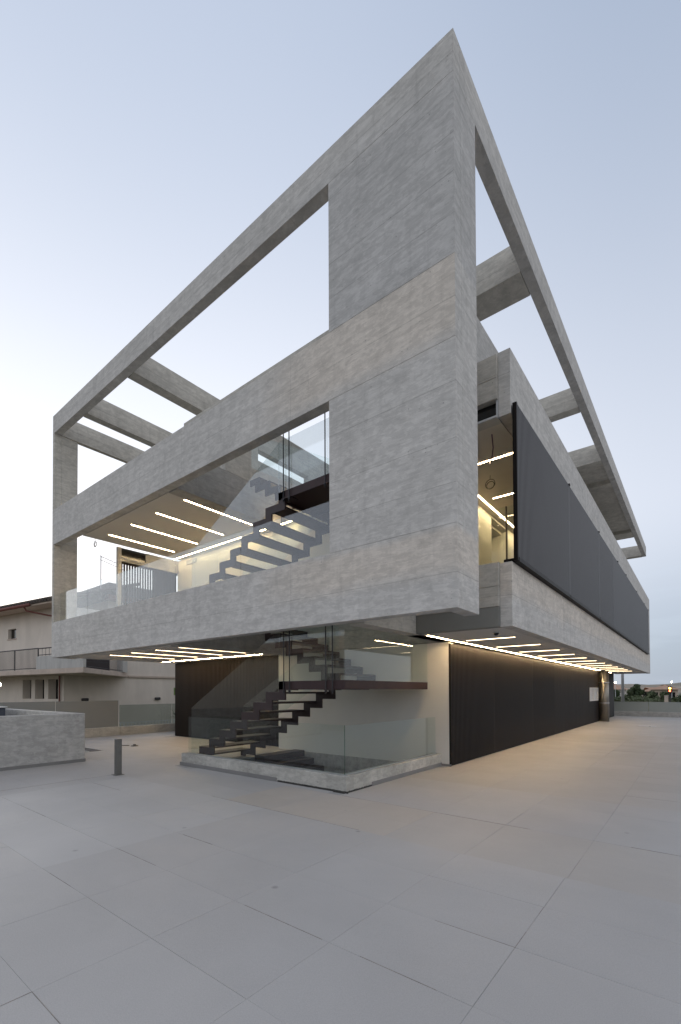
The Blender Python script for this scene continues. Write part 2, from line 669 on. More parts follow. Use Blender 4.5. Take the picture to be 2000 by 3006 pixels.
bm = bmesh.new()
rows = []
for i in range(121):
    az = R(-100 + i * 1.5)
    rows.append([])
    for j, d in enumerate((700, 900, 1150, 1400, 1700, 2000, 2500, 3200)):
        t = (j / 7.0)
        ridge = (26 + 5.0 * math.sin(az * 13 + 0.8) + 3.2 * math.sin(az * 29) + 1.5 * math.sin(az * 71 + 2))
        z = -1.2 + ridge * (0.0, 0.16, 0.36, 0.62, 0.95, 1.12, 1.0, 0.3)[j] + 1.2 * math.sin(az * 50 + j * 1.7) * (j > 0)
        rows[-1].append(bm.verts.new((2.5 + d * math.sin(az), -5.9 + d * math.cos(az), z)))
for a, b in zip(rows, rows[1:]):
    for j in range(7):
        bm.faces.new((a[j], b[j], b[j + 1], a[j + 1]))
struct(obj('hills', bm, 'hill_land', smooth=True))

# street beyond the plaza
struct(boxes('road', [(-60, 60, 34.0, 42.0, -0.996, -0.99)], 'asphalt'))

# ------------------------------------------------------------------ plaza floor and its paving tiles
PIT = (-6.3, -2.14, 0.30, 3.66)
PX0, PX1, PY0, PY1 = -14.9, 14.0, -9.0, 30.3
bed = []
zb, zt = -1.2, -0.010
bed += [(PX0, PIT[0], PY0, PY1, zb, zt), (PIT[1], PX1, PY0, PY1, zb, zt), (PIT[0], PIT[1], PY0, PIT[2], zb, zt), (PIT[0], PIT[1], PIT[3], PY1, zb, zt)]
plaza = struct(boxes('plaza_floor', bed, 'joint_mortar'))

TX, TY = 0.94, 0.70
GAP = 0.0016
blocks = [(-6.62, -1.92, 0.0, 4.0), (-12.75, -1.74, 3.9, 31.0)]     # kerb with pit, building


def tile_level(cx, cy):
    if cx > -6.4 and cy < -1.46:
        return 0.032
    return 0.0


def tile_kind(cx, cy):
    if cx > -6.4 and cy < -1.46:
        return 'tile_pale' if (cx < -2.3 and cy > -4.3) else 'tile_grey'
    if -1.46 < cy < 0 and cx > -3.4:
        return 'tile_warm' if cx < -0.35 else 'tile_buff'
    return 'tile_grey' if (cy < 2 or cx > 2.6) else 'tile_buff'


cells = []
ix0, ix1 = math.floor((PX0 - 1.56) / TX), math.ceil((PX1 - 1.56) / TX)
iy0, iy1 = math.floor((PY0 + 0.06) / TY), math.ceil((PY1 + 0.06) / TY)
for iy in range(iy0, iy1):
    for ix in range(ix0, ix1):
        x0, y0 = 1.56 + ix * TX, -0.06 + iy * TY
        x1, y1 = min(x0 + TX, PX1), min(y0 + TY, PY1)
        x0, y0 = max(x0, PX0), max(y0, PY0)
        if x1 - x0 < 0.02 or y1 - y0 < 0.02:
            continue
        # platform edge cuts
        cx, cy = (x0 + x1) / 2, (y0 + y1) / 2
        rects = [(x0, x1, y0, y1)]
        for (bx0, bx1, by0, by1) in blocks:
            nr = []
            for (a, b, c, d) in rects:
                if b <= bx0 or a >= bx1 or d <= by0 or c >= by1:
                    nr.append((a, b, c, d))
                    continue
                if a < bx0:
                    nr.append((a, bx0 + 0.03, c, d))
                elif b > bx1:
                    nr.append((bx1 - 0.03, b, c, d))
                elif c < by0:
                    nr.append((a, b, c, by0 + 0.13))
                elif d > by1:
                    nr.append((a, b, by1 - 0.03, d))
            rects = nr
        for r in rects:
            cells.append(r)
camp = Vector((2.4746, -5.8874, 1.65))


def visible_rank(r):
    cx, cy = (r[0] + r[1]) / 2, (r[2] + r[3]) / 2
    d = Vector((cx - camp.x, cy - camp.y, -camp.z))
    dep = d.dot(fw)
    if dep < 0.6:
        return 1e9 + d.length
    h = d.dot(rr) / dep
    if h < -0.82 or h > 0.92 or dep < 2.0:
        return 1e6 + d.length
    return d.length


cells.sort(key=visible_rank)
protos = {}
rest = bmesh.new()
for i, r in enumerate(cells):
    a, b, c, d = r
    cx, cy = (a + b) / 2, (c + d) / 2
    z = tile_level(cx, cy)
    mk = tile_kind(cx, cy)
    if i < 298:
        key = (round(b - a, 3), round(d - c, 3), mk)
        if key not in protos:
            bm = bmesh.new()
            hx, hy = (b - a - GAP) / 2, (d - c - GAP) / 2
            box(bm, -hx, hx, -hy, hy, -0.030, 0.0)
            bmesh.ops.recalc_face_normals(bm, faces=bm.faces)
            bmesh.ops.bevel(bm, geom=[e for e in bm.edges if min(v.co.z for v in e.verts) > -0.001], offset=0.0015, segments=1, affect='EDGES')
            me = bpy.data.meshes.new('tile')
            bm.to_mesh(me)
            bm.free()
            me.materials.append(MAT[mk])
            protos[key] = me
        o = bpy.data.objects.new('tile', protos[key])
        COL.objects.link(o)
        o.parent = plaza
        o.location = (cx + random.uniform(-.0006, .0006), cy + random.uniform(-.0006, .0006), z + random.uniform(-0.0008, 0.0008))
        o.rotation_euler = (random.gauss(0, 0.0006), random.gauss(0, 0.0006), 0)
    else:
        box(rest, a + GAP / 2, b - GAP / 2, c + GAP / 2, d - GAP / 2, z - 0.03, z + random.uniform(-0.0006, 0.0006))
obj('far_tiles', rest, 'tile_grey', plaza, stuff=True)

# joints that have opened and filled with dirt
plain('joint_dirt', (0.24, 0.215, 0.19), 0.95, var=0.4, scale=9)
for (x0, x1, y) in ((-2.20, -1.45, -3.56), (-5.9, -4.9, -2.16), (-2.05, -1.52, -2.86), (1.02, 1.56, -2.86), (.86, 1.36, -3.56), (-.2, .56, -3.56), (-2.02, -1.58, -4.26), (-.32, .12, -4.96), (-5.0, -4.1, -3.56), (-3.38, -0.6, -1.462)):
    boxes('joint_gap', [(x0, x1, y - .0014, y + .0014, 0.0315, 0.0338)], 'joint_dirt', plaza)
for (x, y0, y1) in ((1.56, -2.86, -2.62), (-.32, -5.3, -4.96), (-6.392, -3.6, -1.47), (1.56, -2.3, -2.16)):
    boxes('joint_gap', [(x - .0014, x + .0014, y0, y1, 0.0315, 0.0338)], 'joint_dirt', plaza)
for (x0, x1, y) in ((-1.9, 0.9, -0.058), (1.9, 3.4, -0.058)):
    boxes('joint_gap', [(x0, x1, y - .0014, y + .0014, -.0005, 0.0015)], 'joint_dirt', plaza)

# stair pit lining
pit = thing('basement_stair', 'white walled stairwell with dark steps going down behind the kerb', 'staircase', (-4.2, 2.0, -2.2))
p0, p1, q0, q1 = PIT
obj('well_wall', (lambda b: (box(b, p0 - 0.2, p0, q0, q1, -2.2, -0.035), box(b, p0, p1, q0 - 0.2, q0, -2.2, -0.035), box(b, p1, p1 + 0.2, q0, q1, -2.2, -0.035), b)[-1])(bmesh.new()), 'plaster_white', pit)
boxes('well_floor', [(p0 - 0.2, p1 + 0.2, q0 - 0.2, q1 + 0.3, -2.4, -2.205)], 'tile_grey', pit)
for kk in range(10):
    x = -6.32 + 0.345 * kk
    z = 0.03 - 0.18 * kk
    boxes('step', [(x, x + 0.36, 2.10, 3.63, z - 0.16, z)], 'stair_steel', pit, 0.004)

# ------------------------------------------------------------------ the concrete building
BLD = thing('concrete_building', 'board-marked concrete building with a big corner frame and dark slatted walls', 'building', (-6, 10, 0))
Zt, Ztb, Zmt, Zmb, Zbt, Zb = 10.73, 10.14, 7.61, 6.47, 3.925, 2.775
XL = -13.76
T = 0.22
BV = 0.004
# front frame, on the plane y = 0
boxes('top_beam', [(XL, 0, 0, T, Ztb, Zt)], 'concrete', BLD, BV)
boxes('mid_beam', [(XL, 0, 0, T, Zmb, Zmt)], 'concrete', BLD, BV)
boxes('bottom_beam', [(XL, 0, 0, T, Zb, Zbt)], 'concrete', BLD, BV)
boxes('tower_wall', [(-2.185, 0, 0, T, Zmt + .002, Ztb - .002)], 'concrete', BLD, BV)
boxes('tower_wall', [(-2.185, 0, 0, T, Zbt + .002, Zmb - .002)], 'concrete', BLD, BV)
boxes('corner_fin', [(-T, 0, T + .002, 0.785, Zb, Ztb)], 'concrete', BLD, BV)
boxes('end_fin', [(XL, -13.625, T + .002, 0.73, Zb, Ztb - .002), (XL, -13.625, 0.0, T, Zmt + .002, Ztb - .002), (XL, -13.625, 0.0, T, Zbt + .002, Zmb - .002)], 'concrete_beam', BLD, BV)
boxes('upstand', [(-6.67, -2.25, T + .003, .40, 7.40, 7.90)], 'concrete_beam', BLD, BV)
# roof frame
boxes('side_beam', [(-0.20, 0, T + .002, 29.5, Ztb, Zt)], 'concrete', BLD, BV)
for (x0, x1) in ((XL, -13.60), (-12.0, -11.72), (-9.28, -8.94)):
    boxes('roof_beam', [(x0, x1, T + .003, 29.2, 10.13, 10.79)], 'concrete_beam', BLD, BV)
for (y0, y1) in ((3.74, 4.46), (9.47, 9.83), (13.6, 13.95), (16.0, 16.4), (23.5, 24.6), (29.0, 29.48)):
    xs = [-8.937, -0.203]
    boxes('roof_beam', [(xs[0], xs[1], y0, y1, 10.125, 10.79)], 'concrete_beam', BLD, BV)
boxes('roof_slab', [(-8.937, -0.205, 13.953, 15.997, 10.30, 10.60), (-8.937, -0.205, 16.403, 23.497, 10.30, 10.60)], 'concrete_beam', BLD)
# side wall, upper floor (plane x = 0.1)
YB, YE = 2.02, 29.85
boxes('spandrel_beam', [(-0.10, 0.10, YB, YE, 2.735, 3.82)], 'concrete', BLD, BV)
boxes('parapet_beam', [(-0.10, 0.10, YB, YE, 6.32, 7.43)], 'concrete', BLD, BV)
boxes('end_pier', [(-0.10, 0.10, 28.35, YE, 3.822, 6.318)], 'concrete', BLD, BV)
boxes('end_wall', [(-1.75, -0.102, 1.95, 2.15, 6.98, 7.38), (-1.75, -0.102, 1.952, 2.15, 6.62, 6.975)], 'concrete_beam', BLD, BV)
boxes('end_wall', [(-1.65, -0.102, 1.95, 2.15, 3.43, 3.83), (-1.65, -0.102, 1.952, 2.15, 3.085, 3.425)], 'concrete_beam', BLD, BV)
boxes('plaster_band', [(-1.648, -0.102, 1.965, 2.14, 2.74, 3.083)], 'plaster_grey', BLD, .003)
sl = boxes('window', [(-1.75, -0.135, 2.08, 2.12, 6.34, 6.615)], 'window_dark', BLD)
boxes('frame', [(-1.75, -0.104, 1.955, 2.2, 6.30, 6.335)], 'frame_grey', sl)
boxes('frame', [(-.132, -.104, 2.0, 2.15, 6.337, 6.615)], 'frame_grey', sl)
boxes('floor_beam', [(-1.95, -1.652, T + .003, 3.675, 2.742, 3.60)], 'concrete_beam', BLD, BV)
# floor slabs
boxes('floor_slab', [(-12.9, -6.95, T + .003, 3.675, 2.78, 3.66), (-12.3, -0.103, 3.955, 29.7, 2.78, 3.66), (-1.645, -0.103, 2.153, 3.953, 2.78, 3.66)], 'concrete_beam', BLD, BV)
boxes('floor_slab', [(-12.0, -6.95, T + .003, 3.675, 6.50, 7.38), (-12.3, -0.103, 3.955, 29.7, 6.50, 7.38), (-1.745, -0.103, 2.153, 3.953, 6.50, 7.38)], 'concrete_beam', BLD, BV)
boxes('edge_beam', [(-7.28, -6.90, T + .004, 3.67, 6.44, 7.40)], 'concrete_dark', BLD, BV)
boxes('edge_beam', [(-7.20, -6.90, T + .004, 3.67, 2.73, 3.68)], 'concrete_dark', BLD, BV)
# ceilings
boxes('ceiling', [(-12.9, -7.204, T + .004, 3.9, 2.745, 2.776)], 'plaster_ceiling', BLD)
boxes('ceiling', [(-1.72, -0.104, 2.145, 29.7, 2.742, 2.776), (-1.95, -1.724, 2.145, 3.68, 2.742, 2.776)], 'plaster_ceiling', BLD)
boxes('ceiling', [(-12.0, -7.284, T + .004, 3.95, 6.455, 6.496)], 'plaster_ceiling', BLD)
boxes('ceiling', [(-1.75, -0.104, 2.20, 28.3, 6.31, 6.36)], 'plaster_ceiling', BLD)
# lower walls
boxes('stair_wall', [(-7.02, -1.765, 3.68, 3.95, -2.2, 2.74)], 'plaster_white', BLD, .003)
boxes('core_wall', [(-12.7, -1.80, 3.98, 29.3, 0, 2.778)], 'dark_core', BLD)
boxes('skirting', [(-1.945, -1.712, 3.668, 3.6785, 0.0, 0.05)], 'skirting_tile', BLD)
# upper walls: cream with a door recess
boxes('hall_wall', [(-1.9, -1.72, 3.953, 6.35, 3.664, 6.45), (-1.9, -1.72, 7.75, 28.3, 3.664, 6.45), (-1.9, -1.72, 6.352, 7.748, 6.27, 6.45)], 'plaster_cream', BLD)
boxes('door_recess', [(-2.75, -1.903, 6.2, 6.349, 3.664, 6.45), (-2.75, -1.903, 7.751, 7.9, 3.664, 6.45), (-2.9, -2.752, 6.2, 7.9, 3.664, 6.45), (-2.75, -1.903, 6.352, 7.748, 6.2, 6.268)], 'plaster_cream', BLD)
d = boxes('door', [(-2.748, -2.71, 6.40, 7.2, 3.67, 5.85)], 'alu_white', BLD, .004)
boxes('hall_back_wall', [(-12.25, -1.72, 3.70, 3.95, 3.664, 6.452)], 'plaster_cream', BLD)
boxes('panel_joint', [(-11.22, -11.205, 3.694, 3.6995, 3.67, 6.44), (-9.905, -9.89, 3.694, 3.6995, 3.67, 6.44)], 'frame_grey', BLD)
boxes('side_wall', [(-12.3, -12.2, 1.42, 1.55, 3.664, 6.45), (-12.3, -12.2, 1.55, 3.70, 6.00, 6.09), (-12.3, -12.2, 2.42, 3.70, 6.092, 6.45)], 'concrete_dark', BLD)
sw = boxes('side_window', [(-12.26, -12.24, 1.552, 2.418, 6.092, 6.45)], 'window_dark', BLD)
boxes('sill', [(-12.2, -12.14, 1.552, 2.45, 6.07, 6.10)], 'alu_white', sw)
boxes('west_wall', [(-12.3, -12.2, 3.96, 29.3, 3.664, 6.49)], 'concrete_beam', BLD)
# roof terrace walls
boxes('terrace_wall', [(-7.1, -6.90, 1.62, 2.77, 7.402, 9.2), (-7.1, -6.90, 2.772, 4.9, 7.405, 8.10), (-7.1, -6.90, 2.772, 4.9, 8.42, 9.2), (-7.1, -6.90, 4.902, 9.0, 7.405, 9.2)], 'concrete_beam', BLD, BV)
boxes('terrace_wall', [(-1.05, -0.85, 2.6, 24.0, 7.40, 9.15)], 'concrete', BLD, BV)

# slatted screens --------------------------------------------------
PITCH = 0.072
SLATS = {'lower': 0, 'upper': 0}


def slat_panel_y(y0, y1, xf, depth, z0, z1, mat, single, frame=True, back=None):
    """vertical slats side by side along y, their front on the plane x = xf"""
    pn = boxes('louver_panel', [(xf - depth - 0.03, xf - depth, y0 + .012, y1 - .004, z0, z1)] if back else [(xf - depth, xf - depth + .03, y0 + .012, y1 - .004, z0, z0 + .05), (xf - depth, xf - depth + .03, y0 + .012, y1 - .004, z1 - .05, z1)], mat, BLD)
    n = round((y1 - y0 - 0.004) / PITCH)
    pitch = (y1 - y0 - 0.004) / n
    proto = None
    rest = bmesh.new()
    m = 0
    for i in range(n):
        y = y0 + 0.014 + i * pitch
        if i < single:
            if proto is None:
                proto = boxes('slat', [(xf - depth + .002, xf, y, y + .055, z0 + .004, z1 - .004)], mat, pn, .004)
                yp = y
            else:
                share(proto, 'slat', pn, (0, y - yp, 0))
        else:
            box(rest, xf - depth + .002, xf, y, y + .055, z0 + .004, z1 - .004)
            m += 1
    if m:
        obj('slats', rest, mat, pn, stuff=True)
    else:
        rest.free()
    if frame:
        boxes('edge_trim', [(xf - depth - .02, xf, y0, y0 + .008, z0, z1)], mat, pn)
    return pn


# ground floor, along the side
js = (3.69, 6.46, 10.11, 14.17, 17.28, 20.2)
for i, (a, b) in enumerate(zip(js, js[1:])):
    slat_panel_y(a, b, -1.717, 0.05, 0.012, 2.70, 'slat_metal', (37, 50, 40, 0, 0)[i], back=True)
# around the small window
slat_panel_y(20.2, 22.65, -1.717, 0.05, 0.012, 1.13, 'slat_metal', 0, frame=False, back=True)
slat_panel_y(20.2, 22.65, -1.717, 0.05, 1.82, 2.70, 'slat_metal', 0, frame=False, back=True)
slat_panel_y(22.65, 23.1, -1.717, 0.05, 0.012, 2.70, 'slat_metal', 0, frame=False, back=True)
wn = boxes('window', [(-1.79, -1.78, 20.21, 22.64, 1.14, 1.81)], 'alu_white', BLD)
boxes('window_frame', [(-1.776, -1.70, 20.205, 20.26, 1.135, 1.815), (-1.776, -1.70, 22.59, 22.645, 1.135, 1.815), (-1.776, -1.70, 20.26, 22.59, 1.135, 1.18), (-1.776, -1.70, 20.26, 22.59, 1.77, 1.815), (-1.776, -1.73, 21.4, 21.45, 1.18, 1.77)], 'alu_white', wn)
# upper floor, along the side
ju = (2.10, 6.1, 10.27, 14.43, 17.0, 21.2, 25.3, 27.9)
for i, (a, b) in enumerate(zip(ju, ju[1:])):
    pn = slat_panel_y(a, b, 0.185, 0.06, 3.89, 6.48, 'slat_metal_upper', (54, 56, 40, 0, 0, 0, 0)[i])
    boxes('bracket', [(0.104, 0.20, b - .03, b + .03, 6.47, 6.52), (0.104, 0.20, b - .03, b + .03, 3.83, 3.888)], 'slat_metal', pn)
    boxes('rail', [(-0.06, 0.195, a, b - .002, 3.8225, 3.887)], 'slat_metal', pn)
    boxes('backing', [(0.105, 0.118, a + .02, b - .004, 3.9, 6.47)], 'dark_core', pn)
boxes('louver_end', [(0.122, 0.187, 2.045, 2.098, 3.83, 6.49)], 'slat_metal', BLD)
# ground floor, front, plane y = 3.9
lp = boxes('louver_panel', [(-12.72, -7.03, 3.95, 3.975, 0.0, 2.74)], 'slat_metal', BLD)
x = -12.71
proto = None
while x < -7.09:
    if proto is None:
        proto = boxes('slat', [(x, x + .052, 3.90, 3.948, 0.012, 2.735)], 'slat_metal', lp, .003)
        xp = x
    else:
        share(proto, 'slat', lp, (x - xp, 0, 0))
    x += PITCH
# upper terrace screen on the plane x = -12.3: open slats with the sky between
sp = boxes('louver_panel', [(-12.29, -12.24, 1.56, 3.69, 5.93, 5.99)], 'slat_metal', BLD)
boxes('bottom_rail', [(-12.29, -12.24, 1.56, 3.69, 3.67, 3.72)], 'slat_metal', sp)
y = 1.56
proto = None
while y < 3.66:
    if proto is None:
        proto = boxes('slat', [(-12.29, -12.245, y, y + .045, 3.722, 5.928)], 'slat_metal', sp)
        yp = y
    else:
        share(proto, 'slat', sp, (0, y - yp, 0))
    y += 0.095 if y < 2.7 else 0.06

# steel column at the far corner and the glass screen behind it
cl = bmesh.new()
tube(cl, (-1.50, 23.05, 0), (-1.50, 23.05, 2.74), 0.235, 28)
cl = obj('round_column', cl, 'steel_column', BLD, smooth=True)
rb = bmesh.new()
for z in (0.98, 2.08):
    tube(rb, (-1.50, 23.05, z), (-1.50, 23.05, z + .035), 0.255, 28)
obj('ring', rb, 'metal_bright', cl)
boxes('jamb', [(-1.78, -1.735, 23.11, 23.2, 0, 2.735)], 'copper_red', BLD)
boxes('glass_screen', [(-2.065, -2.04, 23.3, 29.6, 0.02, 2.74)], 'glass_green', BLD)

# ------------------------------------------------------------------ stairwell kerb with its guard
kb = thing('stairwell_kerb', 'low raw concrete kerb around the corner of the stairwell', 'kerb', (-4.2, 0.2, 0))
boxes('kerb_wall', [(-6.56, -1.94, 0.10, 0.30, -0.02, 0.272)], 'concrete_kerb', kb, .008)
boxes('kerb_wall', [(-2.14, -1.94, 0.302, 3.678, -0.02, 0.272)], 'concrete_kerb', kb, .008)
boxes('skirting_strip', [(-6.60, -3.52, 0.088, 0.0985, 0.001, 0.075)], 'skirting_tile', kb)
boxes('skirting_strip', [(-1.9385, -1.928, 0.86, 3.66, 0.001, 0.075)], 'skirting_tile', kb)
bm = bmesh.new()
random.seed(3)
for i in range(70):
    x = -3.5 + 1.6 * i / 70
    h = random.uniform(0.030, 0.036)
    box(bm, x, x + .03, 0.0985, 0.101, -0.02, h)
for i in range(34):
    y = 0.10 + .76 * i / 34
    box(bm, -1.941, -1.9385, y, y + .03, -0.02, random.uniform(0.022, 0.034))
obj('raw_edge', bm, 'raw_mortar', kb)

gg = thing('glass_guard', 'waist-high clear glass guard standing on the stairwell kerb', 'glass guard', (-4.2, 0.2, 0.272))
for (a, b) in ((-6.40, -4.215), (-4.205, -2.03)):
    boxes('pane', [(a, b, 0.18, 0.192, 0.274, 1.095)], 'glass_clear', gg)
boxes('pane', [(-2.027, -2.015, 0.18, 3.53, 0.274, 1.085)], 'glass_clear', gg)
boxes('pane_edge', [(-2.029, -2.0135, 0.1785, 0.1795, 0.274, 1.096)], 'glass_green', gg)
boxes('base_channel', [(-6.41, -2.0, 0.172, 0.200, 0.2725, 0.283), (-2.035, -2.006, 0.202, 3.54, 0.2725, 0.283)], 'metal_bright', gg)

bg_ = thing('glass_balustrade', 'long glass balustrade on the upper terrace beam, reflecting the sky', 'glass guard', (-8, 0.11, 3.925))
xs = (-13.60, -11.59, -9.29, -6.96, -4.63, -2.19)
for a, b in zip(xs, xs[1:]):
    boxes('pane', [(a + .006, b - .006, 0.19, 0.204, 3.927, 4.895)], 'glass_rail', bg_)

# ------------------------------------------------------------------ steel staircases
RZ, RUN = 0.2055, 0.365
XA = -3.78


def zigzag(x0, z0, n, sx, th=0.155):
    """outline (x,z) of a stepped stringer of n risers rising along sx from nose x0 at height z0"""
    top, low = [], []
    x, z = x0, z0
    for i in range(n):
        top.append((x, z))
        z += RZ
        top.append((x, z))
        x += sx * RUN
    top.append((x, z))
    off = 0.17
    pts = list(top)
    x, z = x0 + sx * RUN * n, z0 + RZ * n
    low.append((x + sx * (off if False else 0), z - th))
    for i in range(n, 0, -1):
        xi = x0 + sx * RUN * (i - 1) + sx * off
        zi = z0 + RZ * i - th
        low.append((xi, zi))
        low.append((xi, zi - RZ))
    low[-1] = (low[-1][0], z0)
    return pts + low


def staircase(dz, label):
    t = thing('steel_staircase', label, 'staircase', (-5.0, 2.0, dz), 'hanging steel stairs of the corner')
    x1 = XA - RUN * 8
    for (y0, y1) in ((0.42, 0.455), (1.965, 2.0)):
        bm = bmesh.new()
        prism(bm, [(x, z + dz) for x, z in zigzag(x1, 0, 8, 1)], 'y', y0, y1)
        # link plate up to the landing
        box(bm, XA, XA + .17, y0, y1, 8 * RZ - .155 + dz, 9 * RZ - .002 + dz)
        obj('stringer', bm, 'stair_steel', t)
    for kk in range(8):
        x = x1 + RUN * kk
        z = RZ * (kk + 1) + dz
        tr = boxes('tread', [(x + .0, x + RUN + .02, 0.471, 1.963, z - .035, z - .002)], 'stair_steel', t)
        boxes('tread_cover', [(x + .01, x + RUN + .01, 0.472, 1.96, z - .0015, z + .004)], 'tread_top', tr)
    zl = 9 * RZ + dz
    boxes('landing', [(XA, -2.20, 0.42, 0.45, zl - .155, zl), (-2.23, -2.20, 0.452, 3.54, zl - .155, zl), (XA, XA + .03, 0.452, 3.54, zl - .155, zl), (XA + .032, -2.232, 0.452, 3.54, zl - .10, zl - .03), (XA + .032, -2.232, 1.5, 1.56, zl - .15, zl - .102)], 'stair_oxide', t)
    boxes('landing_cover', [(XA + .032, -2.232, 0.452, 3.54, zl - .028, zl - .004)], 'tread_top', t)
    xb = -3.57
    for (y0, y1) in ((2.10, 2.135), (3.505, 3.54)):
        bm = bmesh.new()
        prism(bm, [(x, z + zl) for x, z in zigzag(xb, 0, 8, -1)], 'y', y0, y1)
        obj('stringer', bm, 'stair_steel', t)
    for kk in range(8):
        x = xb - RUN * kk
        z = RZ * (kk + 1) + zl
        tr = boxes('tread', [(x - RUN - .02, x, 2.137, 3.503, z - .035, z - .002)], 'stair_steel', t)
        boxes('tread_cover', [(x - RUN - .01, x - .01, 2.14, 3.50, z - .0015, z + .004)], 'tread_top', tr)
    # glass balustrades follow the flights
    bm = bmesh.new()
    prism(bm, [(-6.69, .13 + dz), (-6.69, 1.28 + dz), (XA - .02, 2.86 + dz), (XA - .02, 1.74 + dz)], 'y', 0.457, 0.469)
    obj('balustrade_pane', bm, 'glass_rail' if dz else 'glass_clear', t)
    bm = bmesh.new()
    prism(bm, [(-6.69, .33 + dz), (-6.69, 1.28 + dz), (XA - .02, 2.86 + dz), (XA - .02, 1.98 + dz)], 'y', 2.03, 2.042)
    obj('balustrade_pane', bm, 'glass_clear', t)
    boxes('balustrade_pane', [(XA, -2.215, 0.422, 0.434, zl + .001, zl + 1.0)], 'glass_rail' if dz else 'glass_clear', t)
    boxes('balustrade_pane', [(-2.215, -2.203, 0.437, 3.54, zl + .001, zl + 1.0)], 'glass_clear', t)
    bm = bmesh.new()
    prism(bm, [(xb, zl + .3), (xb, zl + 1.2), (-6.4, zl + 2.83), (-6.4, zl + 1.95)], 'y', 2.07, 2.082)
    obj('balustrade_pane', bm, 'glass_clear', t)
    # hanger rods
    for (x, y) in ((-3.62, 0.395), (-3.47, 0.395), (-2.59, 0.395), (-2.44, 0.395)):
        bm = bmesh.new()
        tube(bm, (x, y, zl - .24), (x, y, zl + (1.9 if dz == 0 else 2.2)), 0.011, 8)
        tube(bm, (x, y, zl - .20), (x, y, zl - .175), 0.026, 10)
        obj('hanger_rod', bm, 'rod_steel', t)
    for hx in (-3.66, -2.63):
        boxes('hanger_plate', [(hx, hx + .23, 0.38, 0.60, zl - .172, zl - .158)], 'stair_steel', t)
    return t


staircase(0.0, 'dark steel staircase rising from the ground behind the kerb glass')
staircase(3.67, 'dark steel staircase of the upper terrace seen through its glass balustrade')

# ------------------------------------------------------------------ strip lights


def strip_y(x, y0, y1, z, label, group, wd=0.033, led='led_warm'):
    t = thing('ceiling_light', label, 'strip light', (x, (y0 + y1) / 2, z), group)
    boxes('diffuser', [(x - wd / 2, x + wd / 2, y0, y1, z - .003, z + .012)], led, t)
    boxes('end_cap', [(x - wd / 2, x + wd / 2, y0 - .012, y0 - .001, z - .0035, z + .010), (x - wd / 2, x + wd / 2, y1 + .001, y1 + .012, z - .0035, z + .010)], 'lamp_housing', t)
    return t


def strip_x(x0, x1, y, z, label, group, wd=0.033, led='led_warm'):
    t = thing('ceiling_light', label, 'strip light', ((x0 + x1) / 2, y, z), group)
    boxes('diffuser', [(x0, x1, y - wd / 2, y + wd / 2, z - .003, z + .012)], led, t)
    boxes('end_cap', [(x0 - .012, x0 - .001, y - wd / 2, y + wd / 2, z - .0035, z + .010), (x1 + .001, x1 + .012, y - wd / 2, y + wd / 2, z - .0035, z + .010)], 'lamp_housing', t)
    return t


ORD = ('first', 'second', 'third', 'fourth', 'fifth', 'sixth', 'seventh', 'eighth', 'ninth', 'tenth', 'eleventh', 'twelfth')
G1, G2, G3 = 'short strip lights under the front overhang', 'short strip lights in the terrace ceiling', 'short strip lights under the side overhang'
for i, x in enumerate((-10.85, -9.60, -8.37, -7.32)):
    strip_y(x, 0.52, 2.68, 2.743, '%s short strip light from the far end under the front overhang' % ORD[i], G1, 0.022, 'led_soft')
for i, x in enumerate((-11.30, -9.98, -8.66, -7.36)):
    strip_y(x, 0.70, 2.95, 6.453, '%s short strip light from the end fin in the upper terrace ceiling' % ORD[i], G2)
for i in range(12):
    strip_x(-1.38, -0.37, 3.74 + 1.9 * i, 2.740, '%s short strip light from the front under the side overhang' % ORD[i], G3, 0.024, 'led_soft')
strip_x(-12.6, -7.22, 3.30, 2.743, 'long strip light grazing the slatted wall under the front overhang', 'long strip lights', 0.022, 'led_bright')
strip_x(-12.1, -7.30, 3.45, 6.453, 'long strip light along the cream back wall of the upper terrace', 'long strip lights')
strip_x(-6.85, -6.2, 3.45, 6.44, 'stub of strip light behind the upper steel stair', 'long strip lights')
strip_y(-1.60, 2.32, 22.6, 2.741, 'long strip light running beside the dark slats under the side overhang', 'long strip lights', 0.025, 'led_bright')
strip_y(-1.60, 23.6, 26.6, 2.741, 'strip light beyond the round column at the far corner', 'long strip lights')
for i in range(3):
    strip_x(-1.30 if i else -1.6, -0.20, 3.37 + 1.9 * i, 6.309, '%s cross strip light in the upper corridor behind the slats' % ORD[i], 'corridor strip lights')
strip_y(-1.52, 2.6, 14.0, 6.309, 'long strip light along the cream wall of the upper corridor', 'long strip lights')

# corridor glass, cable and rings
cg = thing('corridor_screen', 'frameless glass door screen across the upper corridor', 'glass screen', (-1.2, 5.0, 3.67))
boxes('pane', [(-1.70, -1.105, 5.0, 5.012, 3.68, 5.93)], 'glass_clear', cg)
boxes('pane', [(-1.095, -0.93, 5.0, 5.012, 3.68, 5.93)], 'glass_clear', cg)
boxes('edge_profile', [(-0.928, -0.895, 4.985, 5.02, 3.67, 5.93)], 'iron_dark', cg)
boxes('pane', [(-0.893, -0.15, 5.0, 5.012, 3.68, 5.93)], 'glass_clear', cg)
bm = bmesh.new()
path_tube(bm, [(-0.36, 2.45, 6.31), (-0.44, 2.75, 6.22), (-0.55, 3.0, 6.16), (-0.66, 3.25, 6.17), (-0.72, 3.36, 6.25)], 0.012, 6)
tag(obj('loose_cable', bm, 'cable_violet'), 'violet cable dangling from the upper corridor ceiling', 'cable')


